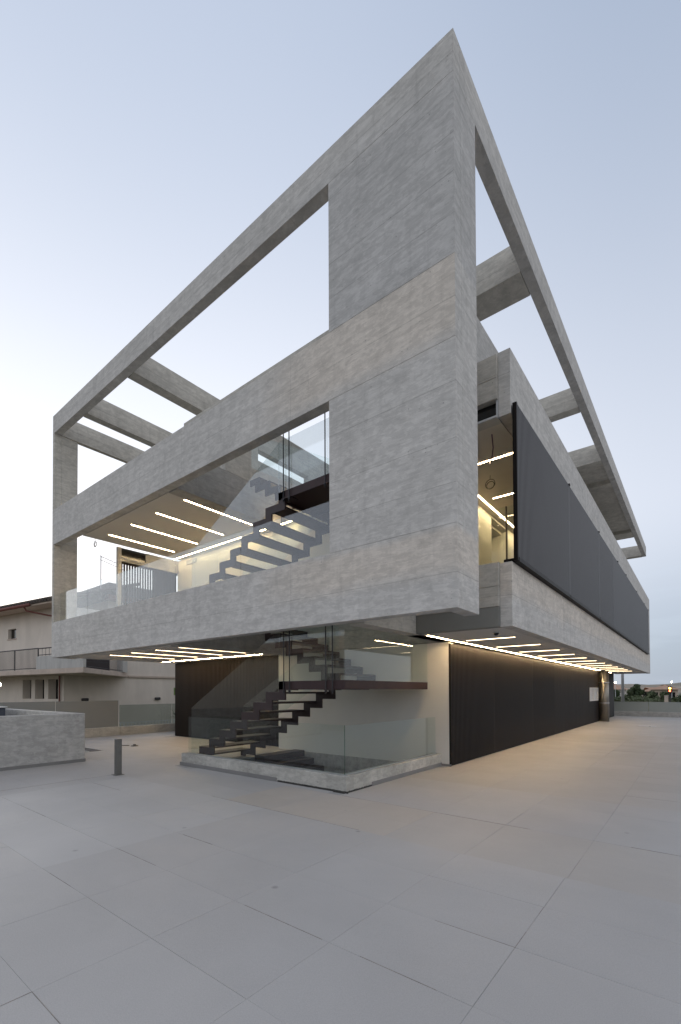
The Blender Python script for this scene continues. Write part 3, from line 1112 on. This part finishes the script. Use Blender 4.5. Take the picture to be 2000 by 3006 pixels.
def ring(c, rad, label):
    bm = bmesh.new()
    n = 20
    for q in range(2):
        pts = [(c[0] + (rad - .02 * q) * math.cos(2 * math.pi * i / n), c[1] + .01 * q, c[2] - .02 * q + (rad - .02 * q) * math.sin(2 * math.pi * i / n)) for i in range(n + 1)]
        path_tube(bm, pts, 0.009, 6)
    tube(bm, (c[0], c[1], c[2] + rad), (c[0], c[1], c[2] + rad + .09), 0.005, 6)
    tag(obj('cable_coil', bm, 'cable_black'), label, 'cable coil', 'cable coils hanging from ceilings')


ring((-0.93, 4.0, 6.11), 0.10, 'coil of cable hanging between the corridor strip lights')
ring((-11.9, 0.55, 6.26), 0.085, 'small coil of cable hanging at the open corner of the terrace ceiling')
tag(boxes('wall_panel', [(-11.66, -11.05, 3.672, 3.698, 6.22, 6.38)], 'switch_grey', bevel=.004), 'grey box high on the cream terrace wall', 'wall box')
t = thing('dome_camera', 'small dome camera on the ceiling under the side overhang', 'camera', (-0.37, 2.62, 2.74))
bm = bmesh.new()
tube(bm, (-0.37, 2.62, 2.739), (-0.37, 2.62, 2.715), 0.062, 20)
obj('housing', bm, 'alu_white', t)
bm = bmesh.new()
bmesh.ops.create_uvsphere(bm, u_segments=16, v_segments=8, radius=0.048, matrix=Matrix.Translation((-0.37, 2.62, 2.712)))
obj('dome', bm, 'window_dark', t, smooth=True)

# ------------------------------------------------------------------ things on the plaza
t = thing('bollard', 'square grey steel bollard at the corner of the raised paving', 'bollard', (-6.47, -1.40, 0))
boxes('post', [(-6.545, -6.44, -1.45, -1.345, 0.0, 0.70)], 'bollard_steel', t, .004)
boxes('cap', [(-6.547, -6.438, -1.452, -1.343, 0.701, 0.712)], 'bollard_steel', t, .003)
boxes('base_plate', [(-6.58, -6.40, -1.49, -1.31, 0.001, 0.008)], 'bollard_steel', t)

t = thing('ramp_wall', 'low bare concrete wall enclosing the ramp', 'wall', (-8.9, -3.5, 0))
boxes('front_wall', [(-9.05, -8.85, -7.5, -1.03, 0.0, 1.15)], 'concrete_low', t, .012)
boxes('return_wall', [(-14.4, -9.052, -1.23, -1.03, 0.0, 1.15)], 'concrete_low', t, .012)
boxes('skirting', [(-8.848, -8.835, -7.5, -1.02, 0.001, 0.07), (-14.4, -8.849, -1.028, -1.015, 0.001, 0.07)], 'skirting_tile', t)
t = thing('ramp_cabin', 'dark blue steel cabinet behind the low ramp wall', 'cabinet', (-13.2, -2.1, 0))
boxes('body', [(-13.8, -12.6, -2.9, -1.6, 0.0, 1.22)], 'steel_blue', t, .02)
boxes('lid', [(-13.84, -12.56, -2.94, -1.56, 1.222, 1.26)], 'frame_grey', t, .01)

t = thing('floor_drain', 'small round floor drain with a lifting rod beside it, before the front slats', 'drain', (-10.9, 1.3, 0))
bm = bmesh.new()
tube(bm, (-10.85, 1.3, 0.001), (-10.85, 1.3, 0.030), 0.12, 18, 0.09)
obj('rim', bm, 'bollard_steel', t)
bm = bmesh.new()
tube(bm, (-10.85, 1.3, 0.0305), (-10.85, 1.3, 0.055), 0.045, 12)
obj('knob', bm, 'iron_dark', t)
bm = bmesh.new()
tube(bm, (-11.02, 1.22, 0.016), (-11.35, 0.98, 0.016), 0.012, 8)
obj('lifting_rod', bm, 'bollard_steel', t)
t = thing('channel_grate', 'narrow steel channel grate by the end of the ramp wall', 'drain', (-11.0, 0.0, 0))
boxes('frame', [(-11.6, -10.55, -0.22, -0.18, 0.001, 0.012)], 'metal_bright', t)
boxes('frame', [(-11.6, -10.55, 0.15, 0.19, 0.001, 0.012)], 'metal_bright', t)
boxes('grate', [(-11.59, -10.56, -0.178, 0.148, 0.001, 0.006)], 'iron_dark', t)
t = thing('slot_drain', 'bright metal slot drain in the paving of the side yard', 'drain', (0.6, 20.2, 0))
boxes('channel', [(0.24, 0.92, 20.05, 20.35, 0.001, 0.010)], 'metal_bright', t)
boxes('cover', [(0.66, 0.74, 20.1, 20.3, 0.0105, 0.03)], 'alu_white', t)


def glass_fence(name, label, a, b, panes, kerb_h, top, kmat, gmat):
    a, b = Vector(a), Vector(b)
    d = (b - a).normalized()
    nrm = Vector((-d.y, d.x, 0))
    t = thing(name, label, 'fence', (a + b) / 2)

    def seg(bm, p, q, th, z0, z1):
        c = [p + nrm * th / 2, q + nrm * th / 2, q - nrm * th / 2, p - nrm * th / 2]
        prism(bm, [(v.x, v.y) for v in c], 'z', z0, z1)
    bm = bmesh.new()
    seg(bm, a, b, 0.22, -0.02, kerb_h)
    obj('kerb', bm, kmat, t, .01)
    LN = (b - a).length
    for i in range(panes):
        bm = bmesh.new()
        seg(bm, a + d * (LN * i / panes + .012), a + d * (LN * (i + 1) / panes - .012), 0.016, kerb_h + .002, top)
        obj('pane', bm, gmat, t)
    return t


glass_fence('boundary_fence', 'glass fence on a buff kerb in front of the old house, panes coloured grey like a reflection', (-14.8, -4.0, 0), (-14.8, 2.77, 0), 3, 0.33, 1.335, 'concrete_beam', 'glass_reflect_grey')
glass_fence('boundary_fence', 'lower glass fence on a buff kerb reaching behind the front slats', (-14.8, 2.79, 0), (-14.8, 12.0, 0), 4, 0.325, 1.16, 'concrete_beam', 'glass_fence')
glass_fence('boundary_fence', 'glass fence on a concrete kerb at the far end of the side yard', (-2.03, 30.12, 0), (14.0, 30.0, 0), 8, 0.31, 0.935, 'concrete_low', 'glass_grey_green')
t = thing('sign_post', 'small yellow-green sign on a post at the edge of the front slats', 'sign', (-14.3, 5.05, 0))
boxes('post', [(-14.32, -14.28, 5.03, 5.07, 0.0, 1.95)], 'iron_dark', t)
boxes('plate', [(-14.275, -14.262, 4.85, 5.25, 1.52, 1.83)], 'sign_green', t)

# spiky plant behind the slats
t = thing('potted_palm', 'spiky green plant peeping out by the edge of the front slats', 'plant', (-14.2, 5.0, 0))
bm = bmesh.new()
random.seed(5)
for i in range(26):
    az = random.uniform(0, 2 * math.pi)
    ln = random.uniform(.45, .8)
    el = random.uniform(.2, 1.2)
    base = Vector((-14.2, 5.0, .55))
    dirv = Vector((math.cos(az) * math.cos(el), math.sin(az) * math.cos(el), math.sin(el)))
    sd_ = Vector((-math.sin(az), math.cos(az), 0)) * .025
    p1 = base + dirv * ln * .6
    p2 = base + dirv * ln + Vector((0, 0, -.15))
    vs = [bm.verts.new(q) for q in (base - sd_, base + sd_, p1 + sd_, p2, p1 - sd_)]
    bm.faces.new(vs)
obj('frond', bm, 'leaf_palm', t)
bm = bmesh.new()
tube(bm, (-14.2, 5.0, 0), (-14.2, 5.0, .56), .06, 8)
obj('stem', bm, 'bark', t)

# ------------------------------------------------------------------ the old house beyond the fence
HX, HY, HZ = -26.19, 5.18, -1.0
EU = Vector((-.988, -.153, 0))
EN = Vector((.153, -.988, 0))
C0 = Vector((HX, HY, 0))


def HP(u, n):
    return C0 + EU * u + EN * n


def hseg(bm, u0, u1, n0, n1, z0, z1):
    prism(bm, [tuple(HP(*p)[:2]) for p in ((u0, n0), (u1, n0), (u1, n1), (u0, n1))], 'z', z0, z1)


H = thing('old_house', 'cream rendered house with wraparound balcony, dark railings and tiled eaves', 'house', (HX, HY, HZ))
# front wall with its openings, columns of wall between them
UW = 16.0
wins = [(4.59, 3.57, 1.26, 2.45), (3.12, 2.09, 1.26, 2.45), (1.65, .59, 1.26, 2.45)]
bm = bmesh.new()
hseg(bm, 0, UW, -.6, 0, HZ, 1.26)
edges = [0.0, .59, 1.65, 2.09, 3.12, 3.57, 4.59, UW]
for i in range(0, 8, 2):
    hseg(bm, edges[i], edges[i + 1], -.6, 0, 1.262, 2.448)
hseg(bm, 0, UW, -.6, 0, 2.45, 5.16)
hseg(bm, 0, 5.44, -.6, 0, 5.162, 5.808)
hseg(bm, 6.47, UW, -.6, 0, 5.162, 5.808)
hseg(bm, 0, UW, -.6, 0, 5.81, 6.75)
obj('front_wall', bm, 'house_wall', H)
for (a, b, z0, z1) in wins:
    bm = bmesh.new()
    hseg(bm, b, a, -.59, -.52, z0, z1)
    f = obj('window', bm, 'window_dark', H)
    bm = bmesh.new()
    hseg(bm, b, b + .05, -.515, -.47, z0, z1)
    hseg(bm, a - .05, a, -.515, -.47, z0, z1)
    hseg(bm, b + .051, a - .051, -.515, -.47, (z0 + z1) / 2 - .03, (z0 + z1) / 2 + .03)
    obj('window_frame', bm, 'shutter_brown', f)
bm = bmesh.new()
hseg(bm, 5.44, 6.47, -.3, -.2, 5.162, 5.808)
f = obj('window', bm, 'window_dark', H)
bm = bmesh.new()
hseg(bm, 5.38, 6.53, .002, .06, 5.10, 5.155)
obj('window_sill', bm, 'house_trim', f)
# side wall along y
boxes('side_wall', [(HX - .5, HX, HY + .0, HY + 26, HZ, 6.75)], 'house_wall', H)
boxes('cornice', [(HX + .002, HX + .10, HY + 3.9, HY + 26, 2.62, 2.74)], 'house_trim', H)
dr = boxes('balcony_door', [(HX + .002, HX + .06, 6.40, 7.85, 2.93, 4.95)], 'shutter_brown', H)
boxes('shutter_rail', [(HX + .062, HX + .08, 6.45, 7.10, z, z + .06) for z in (3.1, 3.5, 3.9, 4.3)] + [(HX + .062, HX + .08, 7.16, 7.8, z, z + .06) for z in (3.1, 3.5, 3.9, 4.3)], 'iron_dark', dr)
# balcony
A_ = HP(UW, 1.68)
B_ = HP(-4.63, 1.68)
Cc = Vector((HX, 9.03, 0))
bm = bmesh.new()
prism(bm, [(A_.x, A_.y), (B_.x, B_.y), (Cc.x, Cc.y), (HX + .001, HY), tuple(HP(UW, .001)[:2])], 'z', 2.64, 2.92)
bal = obj('balcony_slab', bm, 'house_trim', H, .02)


def railing(p, q, z0, z1, step, parent, posts=0):
    p, q = Vector(p), Vector(q)
    d = (q - p)
    n = int(d.length / step)
    bm = bmesh.new()
    tube(bm, (p.x, p.y, z1), (q.x, q.y, z1), .03, 6)
    tube(bm, (p.x, p.y, z0 + .08), (q.x, q.y, z0 + .08), .02, 6)
    o = obj('railing', bm, 'iron_dark', parent)
    for i in range(n + 1):
        c = p + d * (i / n)
        rad = .035 if posts and i % posts == 0 else .010
        bb = bmesh.new()
        tube(bb, (c.x, c.y, z0), (c.x, c.y, z1), rad, 6)
        obj('baluster', bb, 'iron_dark', o)
    return o


# solid part of the balcony front
bm = bmesh.new()
hseg(bm, -4.60, -.2, 1.50, 1.66, 2.922, 3.64)
obj('balcony_parapet', bm, 'house_parapet', H, .01)
railing(HP(-.25, 1.58), HP(9.5, 1.58), 2.92, 4.10, .125, H, posts=20)
railing(HP(-2.4, 1.58), HP(-.3, 1.58), 3.64, 4.08, .3, H)
dB = (Cc - B_).normalized()
railing(B_ + dB * .12 + Vector((-.05, 0, 0)), Cc - dB * .5, 2.92, 4.0, .17, H)
boxes('balcony_pier', [(HX + .05, HX + .6, 8.35, 8.75, 2.922, 3.85)], 'house_parapet', H)
# eaves, gutter and roof
bm = bmesh.new()
hseg(bm, -.3, UW, -.6, .95, 6.76, 6.86)
obj('eaves_board', bm, 'house_trim', H)
bm = bmesh.new()
prism(bm, [(HP(UW, 0).y, 0)] * 0 + [(0, 0), (0, 0.01), (0.01, 0)], 'x', 0, 0.01) if False else None
ridge0, ridge1 = HP(-.3, -5.0), HP(UW, -5.0)
e0, e1 = HP(-.4, 1.05), HP(UW, 1.05)
vs = [bm.verts.new((p.x, p.y, z)) for p, z in ((e0, 6.87), (e1, 6.87), (ridge1, 8.9), (ridge0, 8.9), (e0, 6.95), (e1, 6.95), (ridge1, 9.0), (ridge0, 9.0))]
for f in ((0, 1, 2, 3), (4, 7, 6, 5), (0, 4, 5, 1), (3, 2, 6, 7), (0, 3, 7, 4), (1, 5, 6, 2)):
    bm.faces.new([vs[i] for i in f])
rf = obj('roof', bm, 'roof_tile_old', H)
sl_ = (ridge0 - e0)
for i in range(54):
    u = -.35 + i * .30
    a, b = HP(u, 1.12), HP(u, -5.0)
    bb = bmesh.new()
    tube(bb, (a.x, a.y, 6.97), (b.x, b.y, 9.02), .085, 6)
    obj('roof_tile', bb, 'roof_tile_old', rf)
bm = bmesh.new()
a, b = HP(-.1, 1.16), HP(UW, 1.16)
a, b = HP(1.6, 1.16), HP(UW, 1.16)
tube(bm, (a.x, a.y, 6.78), (b.x, b.y, 6.78), .10, 10)
g = obj('gutter', bm, 'copper_red', H, smooth=True)
bm = bmesh.new()
p = [HP(2.2, 1.16), HP(2.2, 1.0), HP(1.2, .25), HP(.27, .1), HP(.27, .1)]
path_tube(bm, [(p[0].x, p[0].y, 6.75), (p[1].x, p[1].y, 6.5), (p[2].x, p[2].y, 6.25), (p[3].x, p[3].y, 6.1), (p[4].x, p[4].y, 2.95)], .05, 8)
path_tube(bm, [(p[4].x, p[4].y, 2.63), (p[4].x, p[4].y, HZ)], .05, 8)
obj('downpipe', bm, 'copper_red', H)
# higher volume set back behind it
boxes('upper_wall', [(-42, -29.4, 9.3, 30, 6.755, 8.1)], 'house_wall', H)
bm = bmesh.new()
vs = [bm.verts.new(q) for q in ((-28.7, 8.9, 8.55), (-28.7, 30, 8.55), (-36, 30, 11.0), (-36, 12.5, 11.0), (-44, 6.6, 7.9), (-44, 30, 8.3))]
for f in ((0, 1, 2, 3), (0, 3, 4), (3, 2, 5, 4)):
    bm.faces.new([vs[i] for i in f])
bmesh.ops.solidify(bm, geom=bm.faces[:], thickness=.14)
obj('upper_roof', bm, 'roof_tile_old', H)
boxes('upper_fascia', [(-29.3, -28.75, 9.0, 30, 8.1, 8.44)], 'copper_red', H)
for y in (11.19, 6.37):
    bm = bmesh.new()
    box(bm, HX + .001, HX + .13, y - .2, y + .2, 1.12, 1.30)
    obj('wall_lamp', bm, 'iron_dark', H, .03)
boxes('yard_rail', [(-23.4, -23.36, 6.5, 12.5, -.14, -.10)] + [(-23.4, -23.36, 6.5 + .22 * i, 6.55 + .22 * i, -1.0, -.142) for i in range(27)], 'alu_white', H)
an = thing('roof_antenna', 'thin television antenna mast above the old house roof', 'antenna', (-28.99, 8.6, 8.2))
bm = bmesh.new()
tube(bm, (-28.99, 8.6, 8.0), (-28.99, 8.6, 11.05), .035, 6)
obj('mast', bm, 'mast_grey', an)
bm = bmesh.new()
tube(bm, (-28.99, 8.55, 11.0), (-28.99, 10.2, 10.62), .02, 6)
tube(bm, (-28.99, 8.55, 10.75), (-28.99, 10.2, 10.37), .02, 6)
for i in range(6):
    yy = 8.7 + i * .28
    tube(bm, (-29.2, yy, 10.97 - .23 * (yy - 8.55)), (-28.75, yy, 10.97 - .23 * (yy - 8.55)), .01, 5)
obj('aerial', bm, 'mast_grey', an)

# ------------------------------------------------------------------ lamps, lights and things beyond the yard


def lamp_post(x, y, z, label, base=-1.0, r=.05, rg=.085):
    t = thing('street_lamp', label, 'street lamp', (x, y, base), 'lit street lamps')
    bm = bmesh.new()
    tube(bm, (x, y, base), (x, y, z - .1), r, 8, r * .6)
    obj('pole', bm, 'pole_galv', t)
    bm = bmesh.new()
    bmesh.ops.create_uvsphere(bm, u_segments=12, v_segments=8, radius=rg, matrix=Matrix.Translation((x, y, z)))
    obj('globe', bm, 'lamp_white', t, smooth=True)
    return t


lamp_post(-5.98, 65.1, 2.72, 'lit street lamp over the pale house just beside the round column')
lamp_post(-0.29, 69.8, 2.78, 'lit street lamp over the warm house below the hill')
lamp_post(-11.62, -2.04, 1.86, 'lit lamp globe on a post at the ramp, cut by the picture edge', 0.0, .03, .055)
t = thing('light_pole', 'plain pale steel pole beyond the far glass fence', 'pole', (-3.96, 53.8, -1.0))
bm = bmesh.new()
tube(bm, (-3.96, 53.8, -1.0), (-3.96, 53.8, 9.0), .16, 12, .12)
obj('shaft', bm, 'pole_galv', t, smooth=True)
bm = bmesh.new()
tube(bm, (-3.96, 53.8, -1.0), (-3.96, 53.8, -.6), .24, 12)
obj('foot', bm, 'pole_galv', t)
t = thing('traffic_light', 'traffic light glowing red before the warm far house', 'traffic light', (0.5, 44.5, -1.0))
boxes('post', [(.45, .55, 44.5, 44.6, -1.0, 1.4)], 'iron_dark', t)
boxes('head', [(.36, .66, 44.45, 44.62, 1.48, 2.02)], 'traffic_black', t, .03)
bm = bmesh.new()
tube(bm, (.50, 44.42, 1.85), (.50, 44.448, 1.85), .075, 14)
obj('lens', bm, 'lamp_amber', t)
bm = bmesh.new()
tube(bm, (.50, 44.42, 1.62), (.50, 44.448, 1.62), .07, 14)
obj('lens', bm, 'lamp_red', t)
t = thing('gate_post', 'short square stone post among the shrubs beyond the fence', 'post', (-.02, 50.6, -1.0))
boxes('shaft', [(-.17, .13, 50.4, 50.7, -1.0, 1.12)], 'house_trim', t, .02)
boxes('cap', [(-.20, .16, 50.37, 50.73, 1.122, 1.18)], 'house_trim', t, .02)


def far_house(label, x0, x1, y0, y1, eave, ridge, wall, nwin):
    t = thing('far_house', label, 'house', ((x0 + x1) / 2, (y0 + y1) / 2, -1.0), 'houses below the hill')
    boxes('wall', [(x0, x1, y0, y1, -1.0, eave)], wall, t)
    ov = .6
    ym = (y0 + y1) / 2
    bm = bmesh.new()
    vs = [bm.verts.new(q) for q in ((x0 - ov, y0 - ov, eave), (x1 + ov, y0 - ov, eave), (x1 + ov, y1 + ov, eave), (x0 - ov, y1 + ov, eave), (x0 + 2, ym, ridge), (x1 - 2, ym, ridge))]
    for f in ((0, 1, 5, 4), (2, 3, 4, 5), (0, 4, 3), (1, 2, 5), (0, 3, 2, 1)):
        bm.faces.new([vs[i] for i in f])
    obj('roof', bm, 'roof_tile_red', t)
    for i in range(nwin):
        xx = x0 + (x1 - x0) * (i + .5) / nwin
        w_ = boxes('window', [(xx - .45, xx + .45, y0 - .03, y0 - .004, .15, 1.35)], 'window_dark', t)
        boxes('frame', [(xx - .52, xx - .452, y0 - .05, y0 - .004, .1, 1.4)], 'far_wall_warm', w_)
        boxes('frame', [(xx + .452, xx + .52, y0 - .05, y0 - .004, .1, 1.4)], 'far_wall_warm', w_)
    return t


far_house('pale far house with a tiled roof beside the round column', -17.5, -9.4, 101, 110, 1.9, 3.4, 'far_wall', 4)
far_house('warm walled far house with a low tiled roof below the hill', -4.2, -0.6, 95, 103, 1.85, 2.75, 'far_wall_warm', 3)
far_house('small far house half hidden between two trees', -7.2, -5.0, 118, 124, 1.5, 2.4, 'far_wall_warm', 2)
far_house('long grey far house at the foot of the hill', 0.0, 6.5, 112, 120, 1.9, 2.6, 'far_wall', 4)


def tree(label, x, y, h, rad, trunk_h, mat, n=1500, leaf_s=.22, base=-1.0, seed=1, cat='tree', group='trees beyond the fence', name='leafy_tree', squash=1.0):
    rnd = random.Random(seed)
    t = thing(name, label, cat, (x, y, base), group)
    bm = bmesh.new()
    tube(bm, (x, y, base), (x + .1, y, base + trunk_h + h * .3), .12 * h / 4, 8, .05 * h / 4)
    for i in range(5):
        a = rnd.uniform(0, 6.28)
        z = base + trunk_h * rnd.uniform(.8, 1.2)
        tube(bm, (x, y, z), (x + math.cos(a) * rad * .6, y + math.sin(a) * rad * .6, z + h * .3), .04 * h / 4, 6, .015)
    obj('trunk', bm, 'bark', t)
    cl = []
    for i in range(16):
        a = rnd.uniform(0, 6.28)
        q = rnd.uniform(0, 1)
        zz = base + trunk_h + (h - trunk_h) * rnd.uniform(.08, .88)
        fr = (zz - base - trunk_h) / (h - trunk_h)
        rloc = rad * (1 - .62 * abs(fr - .35) / .65) * squash
        cl.append((x + math.cos(a) * rloc * q * .8, y + math.sin(a) * rloc * q * .8, zz, rloc * rnd.uniform(.38, .62)))
    bm = bmesh.new()
    for i in range(n):
        c = rnd.choice(cl)
        d = Vector((rnd.gauss(0, 1), rnd.gauss(0, 1), rnd.gauss(0, 1))).normalized() * c[3] * rnd.uniform(.55, 1.05)
        p = Vector(c[:3]) + d
        s = leaf_s * rnd.uniform(.6, 1.3)
        nrm = (d.normalized() + Vector((rnd.gauss(0, .5), rnd.gauss(0, .5), rnd.gauss(0, .5) + .3))).normalized()
        a1 = nrm.orthogonal().normalized()
        a2 = nrm.cross(a1)
        th = rnd.uniform(0, 6.28)
        e1 = (a1 * math.cos(th) + a2 * math.sin(th)) * s
        e2 = (a2 * math.cos(th) - a1 * math.sin(th)) * s * .55
        vs = [bm.verts.new(q) for q in (p - e1, p - e2 * .9, p + e1, p + e2)]
        bm.faces.new(vs)
    obj('crown', bm, mat, t)
    return t


tree('tall dark tree between the two far houses', -5.3, 85.2, 3.9, 1.15, 1.0, 'leaf_dark', 1600, .2, seed=2)
tree('low dark tree left of the tall one, behind the steel pole', -8.3, 84.0, 2.9, 1.3, .6, 'leaf_dark', 1400, .2, seed=3)
tree('wide bushy tree growing before the small far house', -3.1, 79.8, 2.55, 1.3, .5, 'leaf_olive', 1400, .2, seed=4)
tree('round bushy tree before the warm far house', -1.3, 75.2, 2.6, 1.15, .5, 'leaf_olive', 1400, .2, seed=5)
tree('big dark tree at the picture edge beyond the far fence', 1.85, 51.0, 4.1, 1.35, 1.0, 'leaf_dark', 2600, .16, seed=6)
tree('squat shrub at the foot of the steel pole', -4.5, 56.5, 2.0, 1.1, .3, 'leaf_olive', 1300, .15, seed=8, cat='shrub', name='shrub')
tree('broad tree before the tall dark one', -6.2, 84.0, 2.8, 1.2, .5, 'leaf_olive', 1300, .2, seed=11)

# what stands behind the photographer and shows only in the panes
far_house('long cream house across the street, mirrored in the stair glass', -44, -12, -34, -25, 5.2, 7.2, 'house_wall', 8)
for i, (tx, ty) in enumerate(((-9.5, -24), (-6.5, -26), (-46, -22), (-20, -21.5))):
    tree(('slim', 'wide', 'tall', 'short')[i] + ' garden tree across the street, mirrored in the stair glass', tx, ty, (4.6, 5.2, 6.5, 3.6)[i], (1.5, 2.2, 2.0, 1.4)[i], 1.2, 'leaf_dark', 700, .3, seed=30 + i, group='garden trees across the street')

# ground cover beyond the fence reads as one mass
rnd = random.Random(12)
bm = bmesh.new()
for i in range(5200):
    y = rnd.uniform(56, 74)
    x = rnd.uniform(-11, 6) + (y - 56) * -.05
    z = -1.0 + rnd.random() ** .6 * (1.65 + .25 * math.sin(x * 1.3) + .2 * math.sin(x * 3.1 + y))
    s = rnd.uniform(.10, .24)
    a = rnd.uniform(0, 6.28)
    e1 = Vector((math.cos(a), math.sin(a), rnd.uniform(-.4, .4))) * s
    e2 = Vector((-math.sin(a) * .4, math.cos(a) * .4, .8)) * s * .7
    p = Vector((x, y, z))
    bm.faces.new([bm.verts.new(q) for q in (p - e1, p - e2, p + e1, p + e2)])
o = obj('hedge_shrubs', bm, 'leaf_olive')
tag(o, 'ragged line of green shrubs beyond the far fence', 'shrubs')
o['kind'] = 'stuff'
bm = bmesh.new()
for i in range(3800):
    y = rnd.uniform(44.5, 54)
    x = rnd.uniform(-9, 6)
    h = rnd.uniform(.9, 1.75)
    dx = rnd.gauss(0, .15)
    wd = rnd.uniform(.012, .03)
    bm.faces.new([bm.verts.new(q) for q in ((x - wd, y, -1), (x + wd, y, -1), (x + dx, y + rnd.gauss(0, .1), -1 + h))])
o = obj('dry_grass', bm, 'dry_grass')
tag(o, 'tall dry grass beyond the road', 'grass')
o['kind'] = 'stuff'

# parked car, cut by the right edge of the picture
t = thing('parked_car', 'silver car on the road beyond the far fence, cut by the picture edge', 'car', (4.3, 52.5, -1.0))
cx, cy, cz = 2.75, 41.0, -1.0
prof = [(0, .35), (.05, .62), (.7, .82), (1.45, 1.35), (2.9, 1.40), (3.7, .92), (4.1, .85), (4.15, .4), (4.1, .25), (.05, .25)]
cx, cy = 2.0, 41.2
bm = bmesh.new()
prism(bm, [(cx + a, cz + 1.25 * b) for a, b in prof], 'y', cy, cy + 1.65)
obj('body', bm, 'car_paint', t, .05)
bm = bmesh.new()
prism(bm, [(cx + a, cz + 1.25 * b) for a, b in ((.95, .86), (1.5, 1.27), (2.8, 1.31), (3.4, .92))], 'y', cy - .01, cy - .002)
obj('side_window', bm, 'car_glass', t)
for xw in (.8, 3.3):
    bm = bmesh.new()
    tube(bm, (cx + xw, cy - .03, cz + .33), (cx + xw, cy + .18, cz + .33), .33, 18)
    wh = obj('wheel', bm, 'rubber', t)
    bm = bmesh.new()
    tube(bm, (cx + xw, cy - .04, cz + .33), (cx + xw, cy - .031, cz + .33), .2, 14)
    obj('rim', bm, 'metal_bright', wh)
